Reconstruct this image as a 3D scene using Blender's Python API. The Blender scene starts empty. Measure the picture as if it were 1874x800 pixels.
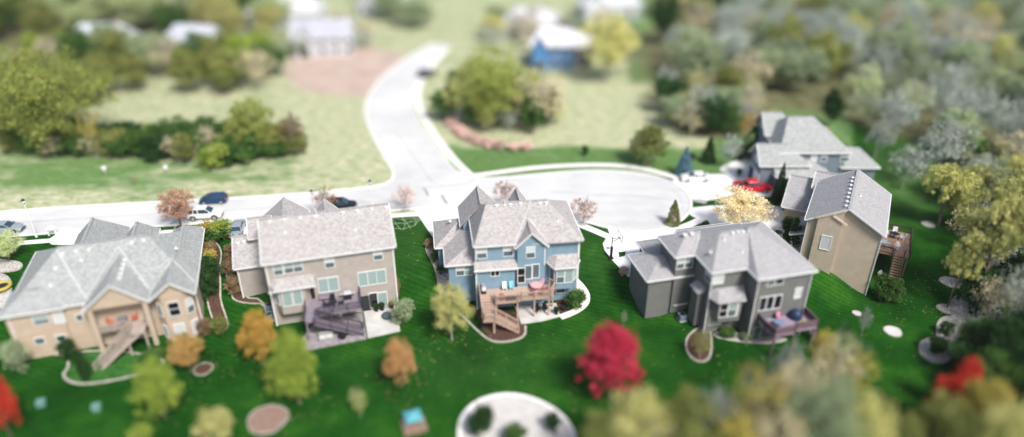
import bpy, bmesh, math, random
import numpy as np
from mathutils import Vector, Matrix
R = math.radians
random.seed(7)
S = bpy.context.scene
COL = S.collection

# ------------------------------------------------------------ camera, world, sun, exposure
F, TH, CH = 1300.0, R(29), 50.0
cam = bpy.data.cameras.new('camera'); co = bpy.data.objects.new('camera', cam); COL.objects.link(co)
co.location = (0, 0, CH); co.rotation_euler = (R(90) - TH, 0, 0)
cam.sensor_fit = 'HORIZONTAL'; cam.sensor_width = 360.0; cam.lens = F / 1874 * 360.0
cam.clip_start = 1.0; cam.clip_end = 5000
cam.dof.use_dof = True; cam.dof.focus_distance = 94.0; cam.dof.aperture_fstop = 0.1
APERTURE = 3.3                       # metres, a strong tilt-shift-like blur
cam.dof.aperture_fstop = max(0.01, cam.lens / 1000 / APERTURE)
S.camera = co
W = bpy.data.worlds.new('World'); S.world = W; W.use_nodes = True
nt = W.node_tree; bg = nt.nodes['Background']
sky = nt.nodes.new('ShaderNodeTexSky'); sky.sky_type = 'NISHITA'; sky.sun_disc = False
SUN_EL, SUN_AZ = 50, 146             # degrees; azimuth clockwise from +Y
sky.sun_elevation = R(SUN_EL); sky.sun_rotation = R(SUN_AZ); sky.dust_density = 3.0; sky.ozone_density = 0.6
nt.links.new(sky.outputs[0], bg.inputs[0]); bg.inputs[1].default_value = 0.105
sl = bpy.data.lights.new('sun', 'SUN'); so = bpy.data.objects.new('sun', sl); COL.objects.link(so)
sl.energy = 3.1; sl.angle = R(14); sl.color = (1, .965, .91)
d = Vector((math.sin(R(SUN_AZ)) * math.cos(R(SUN_EL)), math.cos(R(SUN_AZ)) * math.cos(R(SUN_EL)), math.sin(R(SUN_EL))))
so.rotation_euler = d.to_track_quat('Z', 'Y').to_euler(); so.location = (80, -60, 120)
vs = S.view_settings; vs.view_transform = 'Standard'; vs.look = 'None'; vs.exposure = 0.52; vs.gamma = 1.0; vs.use_curve_mapping = False
S.cycles.use_denoising = True; S.cycles.max_bounces = 6; S.cycles.transparent_max_bounces = 6

# ------------------------------------------------------------ pixel -> world helpers
_c, _s = math.cos(TH), math.sin(TH)
def U(px, py, z=0.0):
    x = (px - 937) / F; v = (400 - py) / F
    t = (z - CH) / (-_s + v * _c)
    return (x * t, (_c + v * _s) * t)
def sst(a, b, x):
    t = np.clip((x - a) / (b - a), 0, 1); return t * t * (3 - 2 * t)
RX = [-110, -80, -56, -36, -28, -14, -4, 9, 18, 23, 34, 41, 46, 60, 90]
RY = [57, 58, 62, 67.5, 68, 72.0, 72.3, 73.6, 69, 66.0, 66, 70, 72, 72, 72]
def T(x, y):
    x = np.asarray(x, float); y = np.asarray(y, float)
    r = np.interp(x, RX, RY)
    d1 = sst(r + 11, r + .5, y)
    r2 = 46.2 + (y - 75) * .46
    d2 = sst(r2 - 5.5, r2 + 1.5, x) * sst(112, 98, y)
    d = 1 - (1 - d1) * (1 - d2)
    return -3.15 * d - .022 * np.clip(r - y, 0, 80)
def Tz(x, y): return float(T(x, y))
def G(px, py):
    z = 0.0
    for _ in range(14):
        p = U(px, py, z); z = z * .4 + .6 * Tz(*p)
    p = U(px, py, z)
    return Vector((p[0], p[1], Tz(*p)))
def scale_at(p): return F / ((p.y) * _c - (p.z - CH) * _s)

# ------------------------------------------------------------ materials
MC = {}
def pr(m): return m.node_tree.nodes['Principled BSDF']
def mat(name, c, rough=.8, metal=0, spec=.3):
    if name in MC: return MC[name]
    m = bpy.data.materials.new(name); m.use_nodes = True; MC[name] = m
    p = pr(m); p.inputs['Base Color'].default_value = (*c, 1); p.inputs['Roughness'].default_value = rough
    p.inputs['Metallic'].default_value = metal; p.inputs['Specular IOR Level'].default_value = spec
    return m
def noisy(name, c1, c2, scale=6, rough=.9, detail=4, coord='Object', lo=.35, hi=.65, bump=0, scale2=None, c3=None, stretch=None):
    if name in MC: return MC[name]
    m = mat(name, c1, rough, 0, .15); n = m.node_tree.nodes; l = m.node_tree.links
    tc = n.new('ShaderNodeTexCoord'); src = tc.outputs[coord]
    if stretch:
        mp = n.new('ShaderNodeMapping'); mp.inputs['Scale'].default_value = stretch; l.new(src, mp.inputs[0]); src = mp.outputs[0]
    t = n.new('ShaderNodeTexNoise'); t.inputs['Scale'].default_value = scale; t.inputs['Detail'].default_value = detail
    l.new(src, t.inputs['Vector'])
    r = n.new('ShaderNodeValToRGB'); r.color_ramp.elements[0].position = lo; r.color_ramp.elements[1].position = hi
    r.color_ramp.elements[0].color = (*c1, 1); r.color_ramp.elements[1].color = (*c2, 1)
    l.new(t.outputs[0], r.inputs[0]); out = r.outputs[0]
    if scale2:
        t2 = n.new('ShaderNodeTexNoise'); t2.inputs['Scale'].default_value = scale2; t2.inputs['Detail'].default_value = 5
        l.new(tc.outputs[coord], t2.inputs['Vector'])
        r2 = n.new('ShaderNodeValToRGB'); r2.color_ramp.elements[0].position = .42; r2.color_ramp.elements[1].position = .72
        l.new(t2.outputs[0], r2.inputs[0])
        mx = n.new('ShaderNodeMixRGB'); l.new(r2.outputs[0], mx.inputs[0]); l.new(out, mx.inputs[1]); mx.inputs[2].default_value = (*c3, 1); out = mx.outputs[0]
    l.new(out, pr(m).inputs['Base Color'])
    if bump:
        b = n.new('ShaderNodeBump'); b.inputs['Strength'].default_value = bump; l.new(t.outputs[0], b.inputs['Height']); l.new(b.outputs[0], pr(m).inputs['Normal'])
    return m
def shingle(name, base, var=.35):
    """asphalt shingles: courses running along each slope with tabs of varied tone"""
    if name in MC: return MC[name]
    m = mat(name, base, .9, 0, .1); n = m.node_tree.nodes; l = m.node_tree.links
    tc = n.new('ShaderNodeTexCoord')
    v = n.new('ShaderNodeTexVoronoi'); v.inputs['Scale'].default_value = 5.0
    mp = n.new('ShaderNodeMapping'); mp.inputs['Scale'].default_value = (1, 1.0, 2.0); l.new(tc.outputs['Object'], mp.inputs[0]); l.new(mp.outputs[0], v.inputs['Vector'])
    t = n.new('ShaderNodeTexNoise'); t.inputs['Scale'].default_value = 7; t.inputs['Detail'].default_value = 3; l.new(tc.outputs['Object'], t.inputs['Vector'])
    t2 = n.new('ShaderNodeTexNoise'); t2.inputs['Scale'].default_value = .8; t2.inputs['Detail'].default_value = 3; l.new(tc.outputs['Object'], t2.inputs['Vector'])
    sep = n.new('ShaderNodeSeparateColor'); l.new(v.outputs['Color'], sep.inputs[0])
    a = n.new('ShaderNodeMath'); a.operation = 'ADD'; l.new(sep.outputs[0], a.inputs[0]); l.new(t.outputs[0], a.inputs[1])
    b2 = n.new('ShaderNodeMath'); b2.operation = 'MULTIPLY'; l.new(t2.outputs[0], b2.inputs[0]); b2.inputs[1].default_value = .35
    b = n.new('ShaderNodeMath'); b.operation = 'ADD'; l.new(a.outputs[0], b.inputs[0]); l.new(b2.outputs[0], b.inputs[1])
    r = n.new('ShaderNodeMapRange'); r.inputs[1].default_value = .45; r.inputs[2].default_value = 1.9; r.inputs[3].default_value = 1 - var; r.inputs[4].default_value = 1 + var
    l.new(b.outputs[0], r.inputs[0])
    mx = n.new('ShaderNodeVectorMath'); mx.operation = 'SCALE'; mx.inputs[0].default_value = base; l.new(r.outputs[0], mx.inputs['Scale'])
    l.new(mx.outputs[0], pr(m).inputs['Base Color'])
    bp = n.new('ShaderNodeBump'); bp.inputs['Strength'].default_value = .35; bp.inputs['Distance'].default_value = .05; l.new(a.outputs[0], bp.inputs['Height']); l.new(bp.outputs[0], pr(m).inputs['Normal'])
    return m
def foliage(c1, c2, tr=.25):
    name = 'foliage_%d_%d_%d_%d' % (int(c1[0]*999), int(c1[1]*999), int(c2[0]*999), int(c2[1]*999))
    if name in MC: return MC[name]
    m = mat(name, c1, .75, 0, .15); n = m.node_tree.nodes; l = m.node_tree.links
    at = n.new('ShaderNodeAttribute'); at.attribute_name = 'tint'
    mx = n.new('ShaderNodeMixRGB'); mx.inputs[1].default_value = (*c1, 1); mx.inputs[2].default_value = (*c2, 1); l.new(at.outputs['Fac'], mx.inputs[0])
    oi = n.new('ShaderNodeObjectInfo'); hs = n.new('ShaderNodeHueSaturation')
    mr = n.new('ShaderNodeMapRange'); mr.inputs[3].default_value = .8; mr.inputs[4].default_value = 1.2; l.new(oi.outputs['Random'], mr.inputs[0])
    l.new(mr.outputs[0], hs.inputs['Value']); l.new(mx.outputs[0], hs.inputs['Color'])
    l.new(hs.outputs[0], pr(m).inputs['Base Color'])
    t = n.new('ShaderNodeBsdfTranslucent'); l.new(hs.outputs[0], t.inputs[0])
    ms = n.new('ShaderNodeMixShader'); ms.inputs[0].default_value = tr
    l.new(pr(m).outputs[0], ms.inputs[1]); l.new(t.outputs[0], ms.inputs[2]); l.new(ms.outputs[0], n['Material Output'].inputs[0])
    return m

white = mat('white_trim', (.74, .74, .73), .5)
flash = mat('flashing_metal', (.62, .62, .62), .5)
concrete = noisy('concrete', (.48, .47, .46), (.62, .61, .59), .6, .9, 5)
walkm = noisy('walk_concrete', (.78, .77, .74), (.86, .85, .82), .8, .9, 4)
drivem = noisy('drive_concrete', (.78, .78, .77), (.86, .86, .85), .4, .9, 4)
kerbm = noisy('kerb_concrete', (.74, .74, .70), (.84, .84, .80), 1.5, .9, 4)
roadm = noisy('road_concrete', (.51, .515, .52), (.585, .585, .58), .25, .9, 6, scale2=.07, c3=(.66, .655, .64), stretch=(1, 2.5, 1))
tarm = noisy('tar_seam', (.18, .18, .19), (.28, .28, .29), 2, .8)
mulch = noisy('mulch', (.05, .028, .02), (.12, .07, .05), 5, .95)
gravel = noisy('river_rock', (.30, .28, .26), (.62, .60, .56), 4, .95, bump=.3)
stone = noisy('edging_stone', (.30, .28, .24), (.50, .47, .42), 3, .9)
bark = noisy('bark', (.12, .09, .07), (.22, .18, .14), 9, .95, stretch=(1, 1, .2))
palebark = noisy('pale_bark', (.30, .28, .26), (.45, .43, .40), 9, .95, stretch=(1, 1, .2))
black = mat('black_plastic', (.02, .02, .022), .5)
darkm = mat('dark_metal', (.035, .035, .045), .4, .6)
rubber = mat('tyre_rubber', (.018, .018, .02), .85)
rimm = mat('alloy_rim', (.55, .56, .58), .3, .8)
carglass = mat('car_glass', (.03, .06, .08), .08, 0, .8)
pane_teal = noisy('teal_blind_pane', (.25, .34, .33), (.32, .41, .40), 2, .25, stretch=(.2, .2, 6))
pane_white = noisy('white_blind_pane', (.50, .53, .53), (.62, .65, .65), 2, .3, stretch=(.2, .2, 8))
pane_dark = mat('dark_pane', (.012, .015, .02), .08, 0, .6)
pane_grey = mat('grey_pane', (.10, .14, .16), .1, 0, .6)

# ------------------------------------------------------------ mesh building
def tag(o, label=None, cat=None, group=None, kind=None):
    if label: o['label'] = label
    if cat: o['category'] = cat
    if group: o['group'] = group
    if kind: o['kind'] = kind
    return o
def empty(name, loc=(0, 0, 0), rz=0):
    o = bpy.data.objects.new(name, None); COL.objects.link(o); o.location = loc; o.rotation_euler = (0, 0, rz); o.empty_display_size = .5
    return o
class MB:
    def __init__(s): s.v = []; s.f = []; s.m = []; s.mi = 0
    def add(s, vs, fs):
        b = len(s.v); s.v += [tuple(x) for x in vs]; s.f += [tuple(b + i for i in f) for f in fs]; s.m += [s.mi] * len(fs); return s
    def box(s, x0, x1, y0, y1, z0, z1):
        return s.add([(x0,y0,z0),(x1,y0,z0),(x1,y1,z0),(x0,y1,z0),(x0,y0,z1),(x1,y0,z1),(x1,y1,z1),(x0,y1,z1)],
              [(0,3,2,1),(4,5,6,7),(0,1,5,4),(1,2,6,5),(2,3,7,6),(3,0,4,7)])
    def prism(s, pts, z0, z1):
        n = len(pts)
        return s.add([(p[0], p[1], z0) for p in pts] + [(p[0], p[1], z1) for p in pts],
              [tuple(reversed(range(n))), tuple(range(n, 2*n))] + [(i, (i+1) % n, n + (i+1) % n, n + i) for i in range(n)])
    def loft(s, a, b):           # closed solid between two polygons
        n = len(a)
        return s.add(list(a) + list(b), [tuple(reversed(range(n))), tuple(range(n, 2*n))] + [(i, (i+1) % n, n + (i+1) % n, n + i) for i in range(n)])
    def beam(s, p, q, w, h):
        p, q = Vector(p), Vector(q); dd = (q - p).normalized(); up = Vector((0, 0, 1))
        if abs(dd.z) > .98: up = Vector((1, 0, 0))
        x = dd.cross(up).normalized(); y = x.cross(dd)
        c = [x*w/2 + y*h/2, -x*w/2 + y*h/2, -x*w/2 - y*h/2, x*w/2 - y*h/2]
        return s.loft([p + k for k in c], [q + k for k in c])
    def tube(s, pts, rads, n=6):
        pts = [Vector(p) for p in pts]; b = len(s.v); rings = []
        for i, p in enumerate(pts):
            dd = (pts[min(i+1, len(pts)-1)] - pts[max(i-1, 0)]).normalized(); up = Vector((0, 0, 1)) if abs(dd.z) < .9 else Vector((1, 0, 0))
            x = dd.cross(up).normalized(); y = x.cross(dd)
            for k in range(n):
                a = 2*math.pi*k/n; s.v.append(tuple(p + (x*math.cos(a) + y*math.sin(a)) * rads[i]))
        for i in range(len(pts)-1):
            for k in range(n):
                s.f.append((b+i*n+k, b+i*n+(k+1) % n, b+(i+1)*n+(k+1) % n, b+(i+1)*n+k)); s.m.append(s.mi)
        s.f.append(tuple(b+k for k in reversed(range(n)))); s.f.append(tuple(b+(len(pts)-1)*n+k for k in range(n))); s.m += [s.mi]*2
        return s
    def cyl(s, c, r, z0, z1, n=12, r2=None):
        r2 = r if r2 is None else r2
        return s.loft([(c[0]+r*math.cos(2*math.pi*k/n), c[1]+r*math.sin(2*math.pi*k/n), z0) for k in range(n)],
                      [(c[0]+r2*math.cos(2*math.pi*k/n), c[1]+r2*math.sin(2*math.pi*k/n), z1) for k in range(n)])
    def mesh(s, name, mats):
        me = bpy.data.meshes.new(name); me.from_pydata(s.v, [], s.f)
        for m in (mats if isinstance(mats, (list, tuple)) else [mats]): me.materials.append(m)
        if any(s.m): me.polygons.foreach_set('material_index', s.m)
        bm = bmesh.new(); bm.from_mesh(me); bmesh.ops.recalc_face_normals(bm, faces=bm.faces); bm.to_mesh(me); bm.free()
        return me
    def build(s, name, mats, parent=None, smooth=False, bevel=0):
        me = s.mesh(name, mats)
        if smooth: me.polygons.foreach_set('use_smooth', [True]*len(me.polygons))
        o = bpy.data.objects.new(name, me); COL.objects.link(o); o.parent = parent
        if bevel:
            b = o.modifiers.new('bevel', 'BEVEL'); b.width = bevel; b.segments = 2; b.limit_method = 'ANGLE'
        return o
def copy_tree(o, parent=None):
    c = o.copy(); COL.objects.link(c); c.parent = parent
    for ch in list(o.children): copy_tree(ch, c)
    return c
def inpoly(x, y, P):
    r = False; j = len(P) - 1
    for i in range(len(P)):
        xi, yi = P[i]; xj, yj = P[j]
        if (yi > y) != (yj > y) and x < (xj-xi)*(y-yi)/(yj-yi)+xi: r = not r
        j = i
    return r
def smoothpoly(P, closed=True, it=2):
    for _ in range(it):
        Q = []; n = len(P)
        for i in range(n if closed else n-1):
            a, b = Vector(P[i]), Vector(P[(i+1) % n]); Q += [a*.75+b*.25, a*.25+b*.75]
        if not closed: Q = [Vector(P[0])] + Q + [Vector(P[-1])]
        P = Q
    return [tuple(p) for p in P]
def drape(name, P, m, off=.03, step=1.5, kind='structure'):
    """flat surface following the ground: polygon P in world xy"""
    bm = bmesh.new(); vs_ = [bm.verts.new((p[0], p[1], 0)) for p in P]
    es = [bm.edges.new((vs_[i], vs_[(i+1) % len(vs_)])) for i in range(len(vs_))]
    bmesh.ops.triangle_fill(bm, edges=es, use_beauty=True)
    xs = [p[0] for p in P]; ys = [p[1] for p in P]
    if any(abs(Tz(x, y)) > .01 for x, y in P):
        for ax, a, b in ((0, min(xs), max(xs)), (1, min(ys), max(ys))):
            k = a + step
            while k < b:
                no = (1, 0, 0) if ax == 0 else (0, 1, 0); cp = (k, 0, 0) if ax == 0 else (0, k, 0)
                bmesh.ops.bisect_plane(bm, geom=bm.verts[:] + bm.edges[:] + bm.faces[:], plane_co=cp, plane_no=no); k += step
    for v in bm.verts: v.co.z = Tz(v.co.x, v.co.y) + off
    for f in bm.faces:
        f.normal_update()
        if f.normal.z < 0: f.normal_flip()
    me = bpy.data.meshes.new(name); bm.to_mesh(me); bm.free(); me.materials.append(m)
    o = bpy.data.objects.new(name, me); COL.objects.link(o)
    if kind: o['kind'] = kind
    return o
def pxpoly(pts, it=0): 
    P = [tuple(G(*p)[:2]) for p in pts]
    return smoothpoly(P, True, it) if it else P
def edging(name, P, w, h, m, closed=True, parent=None, off=0):
    b = MB(); n = len(P)
    for i in range(n if closed else n-1):
        p, q = P[i], P[(i+1) % n]
        k = max(1, int((Vector(q)-Vector(p)).length/1.5))
        for j in range(k):
            a = Vector(p).lerp(Vector(q), j/k); c = Vector(p).lerp(Vector(q), (j+1)/k)
            b.beam((a[0], a[1], Tz(*a)+h/2+off), (c[0], c[1], Tz(*c)+h/2+off), w, h)
    return b.build(name, m, parent)

# ------------------------------------------------------------ ground
xs = np.concatenate([np.array([-2500, -1200, -700, -400, -280, -200, -160]), np.arange(-130, 131, 1.0), np.array([160, 200, 280, 400, 700, 1200, 2500])])
ys = np.concatenate([np.array([-400, -100, 0, 20, 32]), np.arange(38, 191, 1.0), np.array([196, 204, 214, 226, 240, 260, 290, 330, 400, 600, 1000, 2000, 4000])])
X, Y = np.meshgrid(xs, ys); Z = T(X, Y)
nx, ny = len(xs), len(ys)
verts = np.stack([X, Y, Z], -1).reshape(-1, 3)
idx = np.arange(nx*ny).reshape(ny, nx)
quads = np.stack([idx[:-1, :-1], idx[:-1, 1:], idx[1:, 1:], idx[1:, :-1]], -1).reshape(-1, 4)
me = bpy.data.meshes.new('ground')
me.vertices.add(len(verts)); me.vertices.foreach_set('co', verts.ravel())
me.loops.add(quads.size); me.loops.foreach_set('vertex_index', quads.ravel().astype(np.int32))
me.polygons.add(len(quads)); me.polygons.foreach_set('loop_start', np.arange(0, quads.size, 4, dtype=np.int32)); me.polygons.foreach_set('loop_total', np.full(len(quads), 4, np.int32))
me.update(); me.polygons.foreach_set('use_smooth', [True]*len(quads))
dep = np.maximum(Y*_c - (Z-CH)*_s, 20); PX = 937 + F*X/dep; PY = 400 - F*(Y*_s + (Z-CH)*_c)/dep
PXc, PYc = PX, PY
def gz(cx, cy, rx, ry): return np.exp(-(((PX-cx)/rx)**2 + ((PY-cy)/ry)**2))
dry = np.zeros_like(X)
north_left = sst(104 + 0*X, 106, Y + .0) * 0
left = (PX < 770) & (PY < 395)
dry = np.where(left, .64 - .42*gz(120, 315, 240, 38) - .2*gz(480, 300, 120, 30) + .3*gz(680, 250, 110, 70) + .25*gz(40, 375, 90, 14), dry)
right = (PX >= 770) & (PY < 322)
rr = sst(282, 262, PY) * .72 - .15*gz(900, 270, 200, 12) + .35*gz(1130, 200, 120, 45)
rr = np.where(PX > 1300, np.minimum(rr, .2), rr)
dry = np.where(right & (PX < 1560), rr, dry)
dry = np.where((PY < 150), np.where(PX > 1150, .25, .6), dry)
verge = gz(800, 270, 26, 60) * .9
dry = np.clip(np.maximum(dry, np.where(PY < 322, verge, 0)), 0, 1)
dry = np.maximum(dry, .17*((PX > 770) & (PX < 1400) & (PY < 322) & (PY > 240)))
dry = np.maximum(dry, .10*gz(1680, 330, 110, 60)); dry = np.maximum(dry, .025*gz(750, 430, 60, 60)); dry = np.maximum(dry, .02*gz(1090, 470, 60, 60)); dry = np.maximum(dry, .012*gz(900, 670, 260, 60))
bare = np.clip(1.6*gz(640, 130, 110, 42), 0, 1)
woodm = np.clip(1.5*gz(1500, 100, 330, 90) + 1.2*gz(1780, 215, 170, 60) + gz(1300, 215, 90, 40) + 1.2*gz(150, 60, 330, 75), 0, 1) * (Y > 96) * (1 - sst(118, 108, Y)*0)
for nm, arr in (('dry', dry), ('bare', bare), ('wood', woodm)):
    a = me.attributes.new(nm, 'FLOAT', 'POINT'); a.data.foreach_set('value', arr.ravel().astype(np.float32))
gm = bpy.data.materials.new('ground'); gm.use_nodes = True; n = gm.node_tree.nodes; l = gm.node_tree.links
geo = n.new('ShaderNodeNewGeometry')
def noise(sc, det=5, rough=.6, st=None):
    t = n.new('ShaderNodeTexNoise'); t.inputs['Scale'].default_value = sc; t.inputs['Detail'].default_value = det; t.inputs['Roughness'].default_value = rough
    if st:
        mp = n.new('ShaderNodeMapping'); mp.inputs['Scale'].default_value = st[:3]; mp.inputs['Rotation'].default_value = (0, 0, st[3]); l.new(geo.outputs['Position'], mp.inputs[0]); l.new(mp.outputs[0], t.inputs['Vector'])
    else: l.new(geo.outputs['Position'], t.inputs['Vector'])
    return t.outputs[0]
def ramp(src, stops):
    r = n.new('ShaderNodeValToRGB'); e = r.color_ramp.elements
    while len(e) < len(stops): e.new(.5)
    for k, (p, c) in enumerate(stops): e[k].position = p; e[k].color = (*c, 1)
    l.new(src, r.inputs[0]); return r.outputs[0]
def mixc(f, a, b, mode='MIX'):
    m = n.new('ShaderNodeMixRGB'); m.blend_type = mode
    (l.new(f, m.inputs[0]) if not isinstance(f, float) else setattr(m.inputs[0], 'default_value', f)); l.new(a, m.inputs[1]); l.new(b, m.inputs[2]); return m.outputs[0]
def mth(op, a, b):
    m = n.new('ShaderNodeMath'); m.operation = op
    for i, k in enumerate((a, b)):
        if isinstance(k, (int, float)): m.inputs[i].default_value = k
        else: l.new(k, m.inputs[i])
    return m.outputs[0]
def attr(nm):
    a = n.new('ShaderNodeAttribute'); a.attribute_name = nm; return a.outputs['Fac']
lawn = ramp(noise(.16, 8, .68), [(.28, (.004, .032, .003)), (.5, (.010, .066, .006)), (.72, (.032, .118, .011))])
mp = n.new('ShaderNodeMapping'); mp.inputs['Rotation'].default_value = (0, 0, R(-68)); l.new(geo.outputs['Position'], mp.inputs[0])
wv = n.new('ShaderNodeTexWave'); wv.inputs['Scale'].default_value = .45; wv.inputs['Distortion'].default_value = 2.0; wv.inputs['Detail'].default_value = 1; l.new(mp.outputs[0], wv.inputs['Vector'])
stripe = ramp(wv.outputs[0], [(.35, (.84, .84, .84)), (.65, (1.10, 1.10, 1.10))])
lawn = mixc(1.0, lawn, stripe, 'MULTIPLY')
fine = ramp(noise(4, 3), [(.3, (.75, .75, .75)), (.7, (1.25, 1.25, 1.25))])
lawn = mixc(1.0, lawn, fine, 'MULTIPLY')
meadow = ramp(noise(.5, 7, .7, (1, 2.6, 1, R(-10))), [(.30, (.15, .23, .08)), (.43, (.32, .37, .19)), (.56, (.50, .49, .34)), (.70, (.66, .61, .48))])
meadow = mixc(1.0, meadow, fine, 'MULTIPLY')
green2 = ramp(noise(.6, 6, .7, (1, 2.5, 1, R(-10))), [(.3, (.055, .16, .04)), (.7, (.20, .29, .11))])
dr = attr('dry')
f1 = mth('MULTIPLY', dr, 6.0); 
fac1 = ramp(mth('MULTIPLY', dr, 5.0), [(0, (0, 0, 0)), (1, (1, 1, 1))])
fac2 = ramp(mth('ADD', dr, mth('MULTIPLY', mth('SUBTRACT', noise(.12, 6, .65, (1, 2, 1, R(-8))), .5), 1.4)), [(.28, (0, 0, 0)), (.62, (1, 1, 1))])
field = mixc(fac2, green2, meadow)
colr = mixc(fac1, lawn, field)
soil = ramp(noise(.25, 6), [(.3, (.40, .30, .25)), (.7, (.55, .45, .38))])
bf = ramp(mth('ADD', attr('bare'), mth('MULTIPLY', mth('SUBTRACT', noise(.2, 4), .5), .5)), [(.35, (0, 0, 0)), (.6, (1, 1, 1))])
colr = mixc(bf, colr, soil)
litter = ramp(noise(.35, 7, .7), [(.3, (.06, .075, .03)), (.5, (.14, .14, .07)), (.7, (.22, .21, .13))])
wf = ramp(mth('ADD', attr('wood'), mth('MULTIPLY', mth('SUBTRACT', noise(.12, 5), .5), .9)), [(.35, (0, 0, 0)), (.6, (1, 1, 1))])
colr = mixc(wf, colr, litter)
l.new(colr, n['Principled BSDF'].inputs['Base Color']); n['Principled BSDF'].inputs['Roughness'].default_value = .95; n['Principled BSDF'].inputs['Specular IOR Level'].default_value = .05
bp = n.new('ShaderNodeBump'); bp.inputs['Strength'].default_value = .5; bp.inputs['Distance'].default_value = .1; l.new(noise(5, 4), bp.inputs['Height']); l.new(bp.outputs[0], n['Principled BSDF'].inputs['Normal'])
me.materials.append(gm)
go = bpy.data.objects.new('ground', me); COL.objects.link(go); go['kind'] = 'structure'

# ------------------------------------------------------------ streets, walks, drives
A1 = [(-90, 400), (0, 387), (250, 372), (420, 364), (560, 354), (650, 346), (700, 339), (718, 330), (721, 318), (711, 300), (688, 262), (671, 225), (667, 195), (680, 163), (712, 130), (750, 102), (775, 88), (796, 78)]
A2 = [(826, 84), (812, 97), (792, 118), (772, 140), (758, 163), (753, 188), (764, 218), (787, 252), (812, 288), (829, 309), (845, 319), (872, 326), (905, 327), (1000, 318), (1080, 312), (1150, 314), (1200, 322), (1240, 338), (1262, 358), (1267, 378), (1256, 398), (1232, 414), (1195, 424), (1150, 425), (1110, 418), (1058, 403), (1000, 394), (900, 387), (840, 382), (790, 381), (740, 384), (710, 387), (640, 391), (460, 404), (350, 411), (270, 416), (100, 427), (0, 435), (-90, 443)]
w = lambda L_: [tuple(U(*p)) for p in L_]
street = smoothpoly(w(A1 + A2), True, 2)
drape('street', street, roadm, .02)
a1 = smoothpoly(w(A1), False, 2); a2 = smoothpoly(w(A2), False, 2)
for P in (a1, a2):
    edging('kerb', P, .3, .13, kerbm, closed=False).__setitem__('kind', 'structure')
def ribbon(P, wd):
    L_, R_ = [], []
    for i, p in enumerate(P):
        a = Vector(P[max(i-1, 0)]); b = Vector(P[min(i+1, len(P)-1)]); dd = (b-a).normalized(); nn = Vector((-dd.y, dd.x)) * wd/2
        L_.append(tuple(Vector(p)+nn)); R_.append(tuple(Vector(p)-nn))
    return L_ + R_[::-1]
def path(name, pts, wd, m, off, it=2):
    P = smoothpoly([tuple(G(*p)[:2]) for p in pts], False, it)
    return drape(name, ribbon(P, wd), m, off)
path('sidewalk', [(-90, 456), (0, 448), (100, 440), (285, 426.5), (365, 421), (470, 413), (700, 396), (775, 392)], 1.15, walkm, .03)
path('sidewalk', [(1030, 400), (1055, 409), (1085, 421), (1115, 434)], 1.3, walkm, .03)
path('sidewalk', [(815, 92), (800, 108), (783, 130), (766, 155), (763, 185), (778, 220), (806, 262), (835, 298), (862, 322)], 1.3, walkm, .05)
path('sidewalk', [(866, 322), (900, 318), (960, 309), (1040, 303), (1120, 302), (1180, 309), (1225, 322), (1250, 330)], 1.3, walkm, .06)
path('sidewalk', [(1238, 420), (1262, 412), (1290, 398), (1305, 390)], 1.3, walkm, .035)
# driveways
drape('driveway', pxpoly([(107, 427), (182, 421), (240, 419), (250, 440), (160, 450), (95, 448), (85, 441)]), drivem, .036)
drape('driveway', pxpoly([(462, 404), (560, 397), (600, 410), (450, 430), (418, 416)]), drivem, .036)
drape('driveway', pxpoly([(757, 382), (860, 381), (1000, 393), (1052, 403), (1060, 420), (960, 425), (900, 420), (836, 412), (793, 436)]), drivem, .036)
drape('driveway', pxpoly([(1112, 419), (1150, 426), (1195, 425), (1240, 413), (1260, 420), (1240, 440), (1250, 470), (1185, 482), (1150, 508), (1133, 490), (1117, 473), (1106, 458), (1103, 446), (1110, 436), (1118, 434)]), drivem, .036)
drape('driveway', pxpoly([(1262, 381), (1300, 377), (1330, 376), (1425, 378), (1440, 392), (1436, 430), (1470, 470), (1440, 470), (1400, 440), (1330, 412), (1300, 412), (1296, 404), (1270, 398), (1262, 393)]), drivem, .034)
drape('driveway', pxpoly([(1230, 331), (1245, 322), (1300, 320), (1345, 318), (1392, 318), (1415, 345), (1412, 360), (1330, 362), (1290, 368), (1268, 365), (1255, 350)]), drivem, .034)
drape('patio_paving', smoothpoly(pxpoly([(1314, 310), (1330, 301), (1352, 292), (1378, 286), (1395, 300), (1392, 322), (1350, 321), (1325, 317)]), True, 2), walkm, .045)
# tar seams in the street
tar = MB()
def seam(pts, wd):
    P = ribbon([tuple(U(*p)) for p in pts], wd); k = len(P)
    b = len(tar.v); tar.v += [(p[0], p[1], .026) for p in P]; h = k // 2
    for i in range(h-1): tar.f.append((b+i, b+i+1, b+k-2-i, b+k-1-i)); tar.m.append(0)
tar_specs = [([(-60, 410), (60, 406), (240, 394), (420, 385), (640, 372), (760, 366)], .07), ([(722, 240), (742, 266), (770, 305), (792, 335)], .08),
    ([(758, 343), (800, 342), (845, 338), (862, 333), (865, 329)], .1), ([(775, 344), (781, 352), (783, 359)], .28), ([(808, 357), (813, 366), (818, 373)], .28),
    ([(795, 335), (812, 341)], .07), ([(850, 346), (815, 352), (812, 360)], .06), ([(720, 221), (752, 219)], .06), ([(1010, 351), (1080, 356), (1180, 360), (1265, 372)], .07)]
for p, wd in tar_specs: seam(p, wd)
o = tar.build('street_seams', tarm); o['kind'] = 'structure'
# gutter pan line on the cul-de-sac
gp = MB(); 
tar = gp
seam([(1150, 322), (1195, 330), (1228, 345), (1246, 362), (1250, 380), (1238, 398), (1210, 411), (1160, 415), (1110, 410)], .06)
o = gp.build('street_seams', noisy('light_seam', (.36, .34, .33), (.44, .42, .41), 3)); o['kind'] = 'structure'

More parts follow.
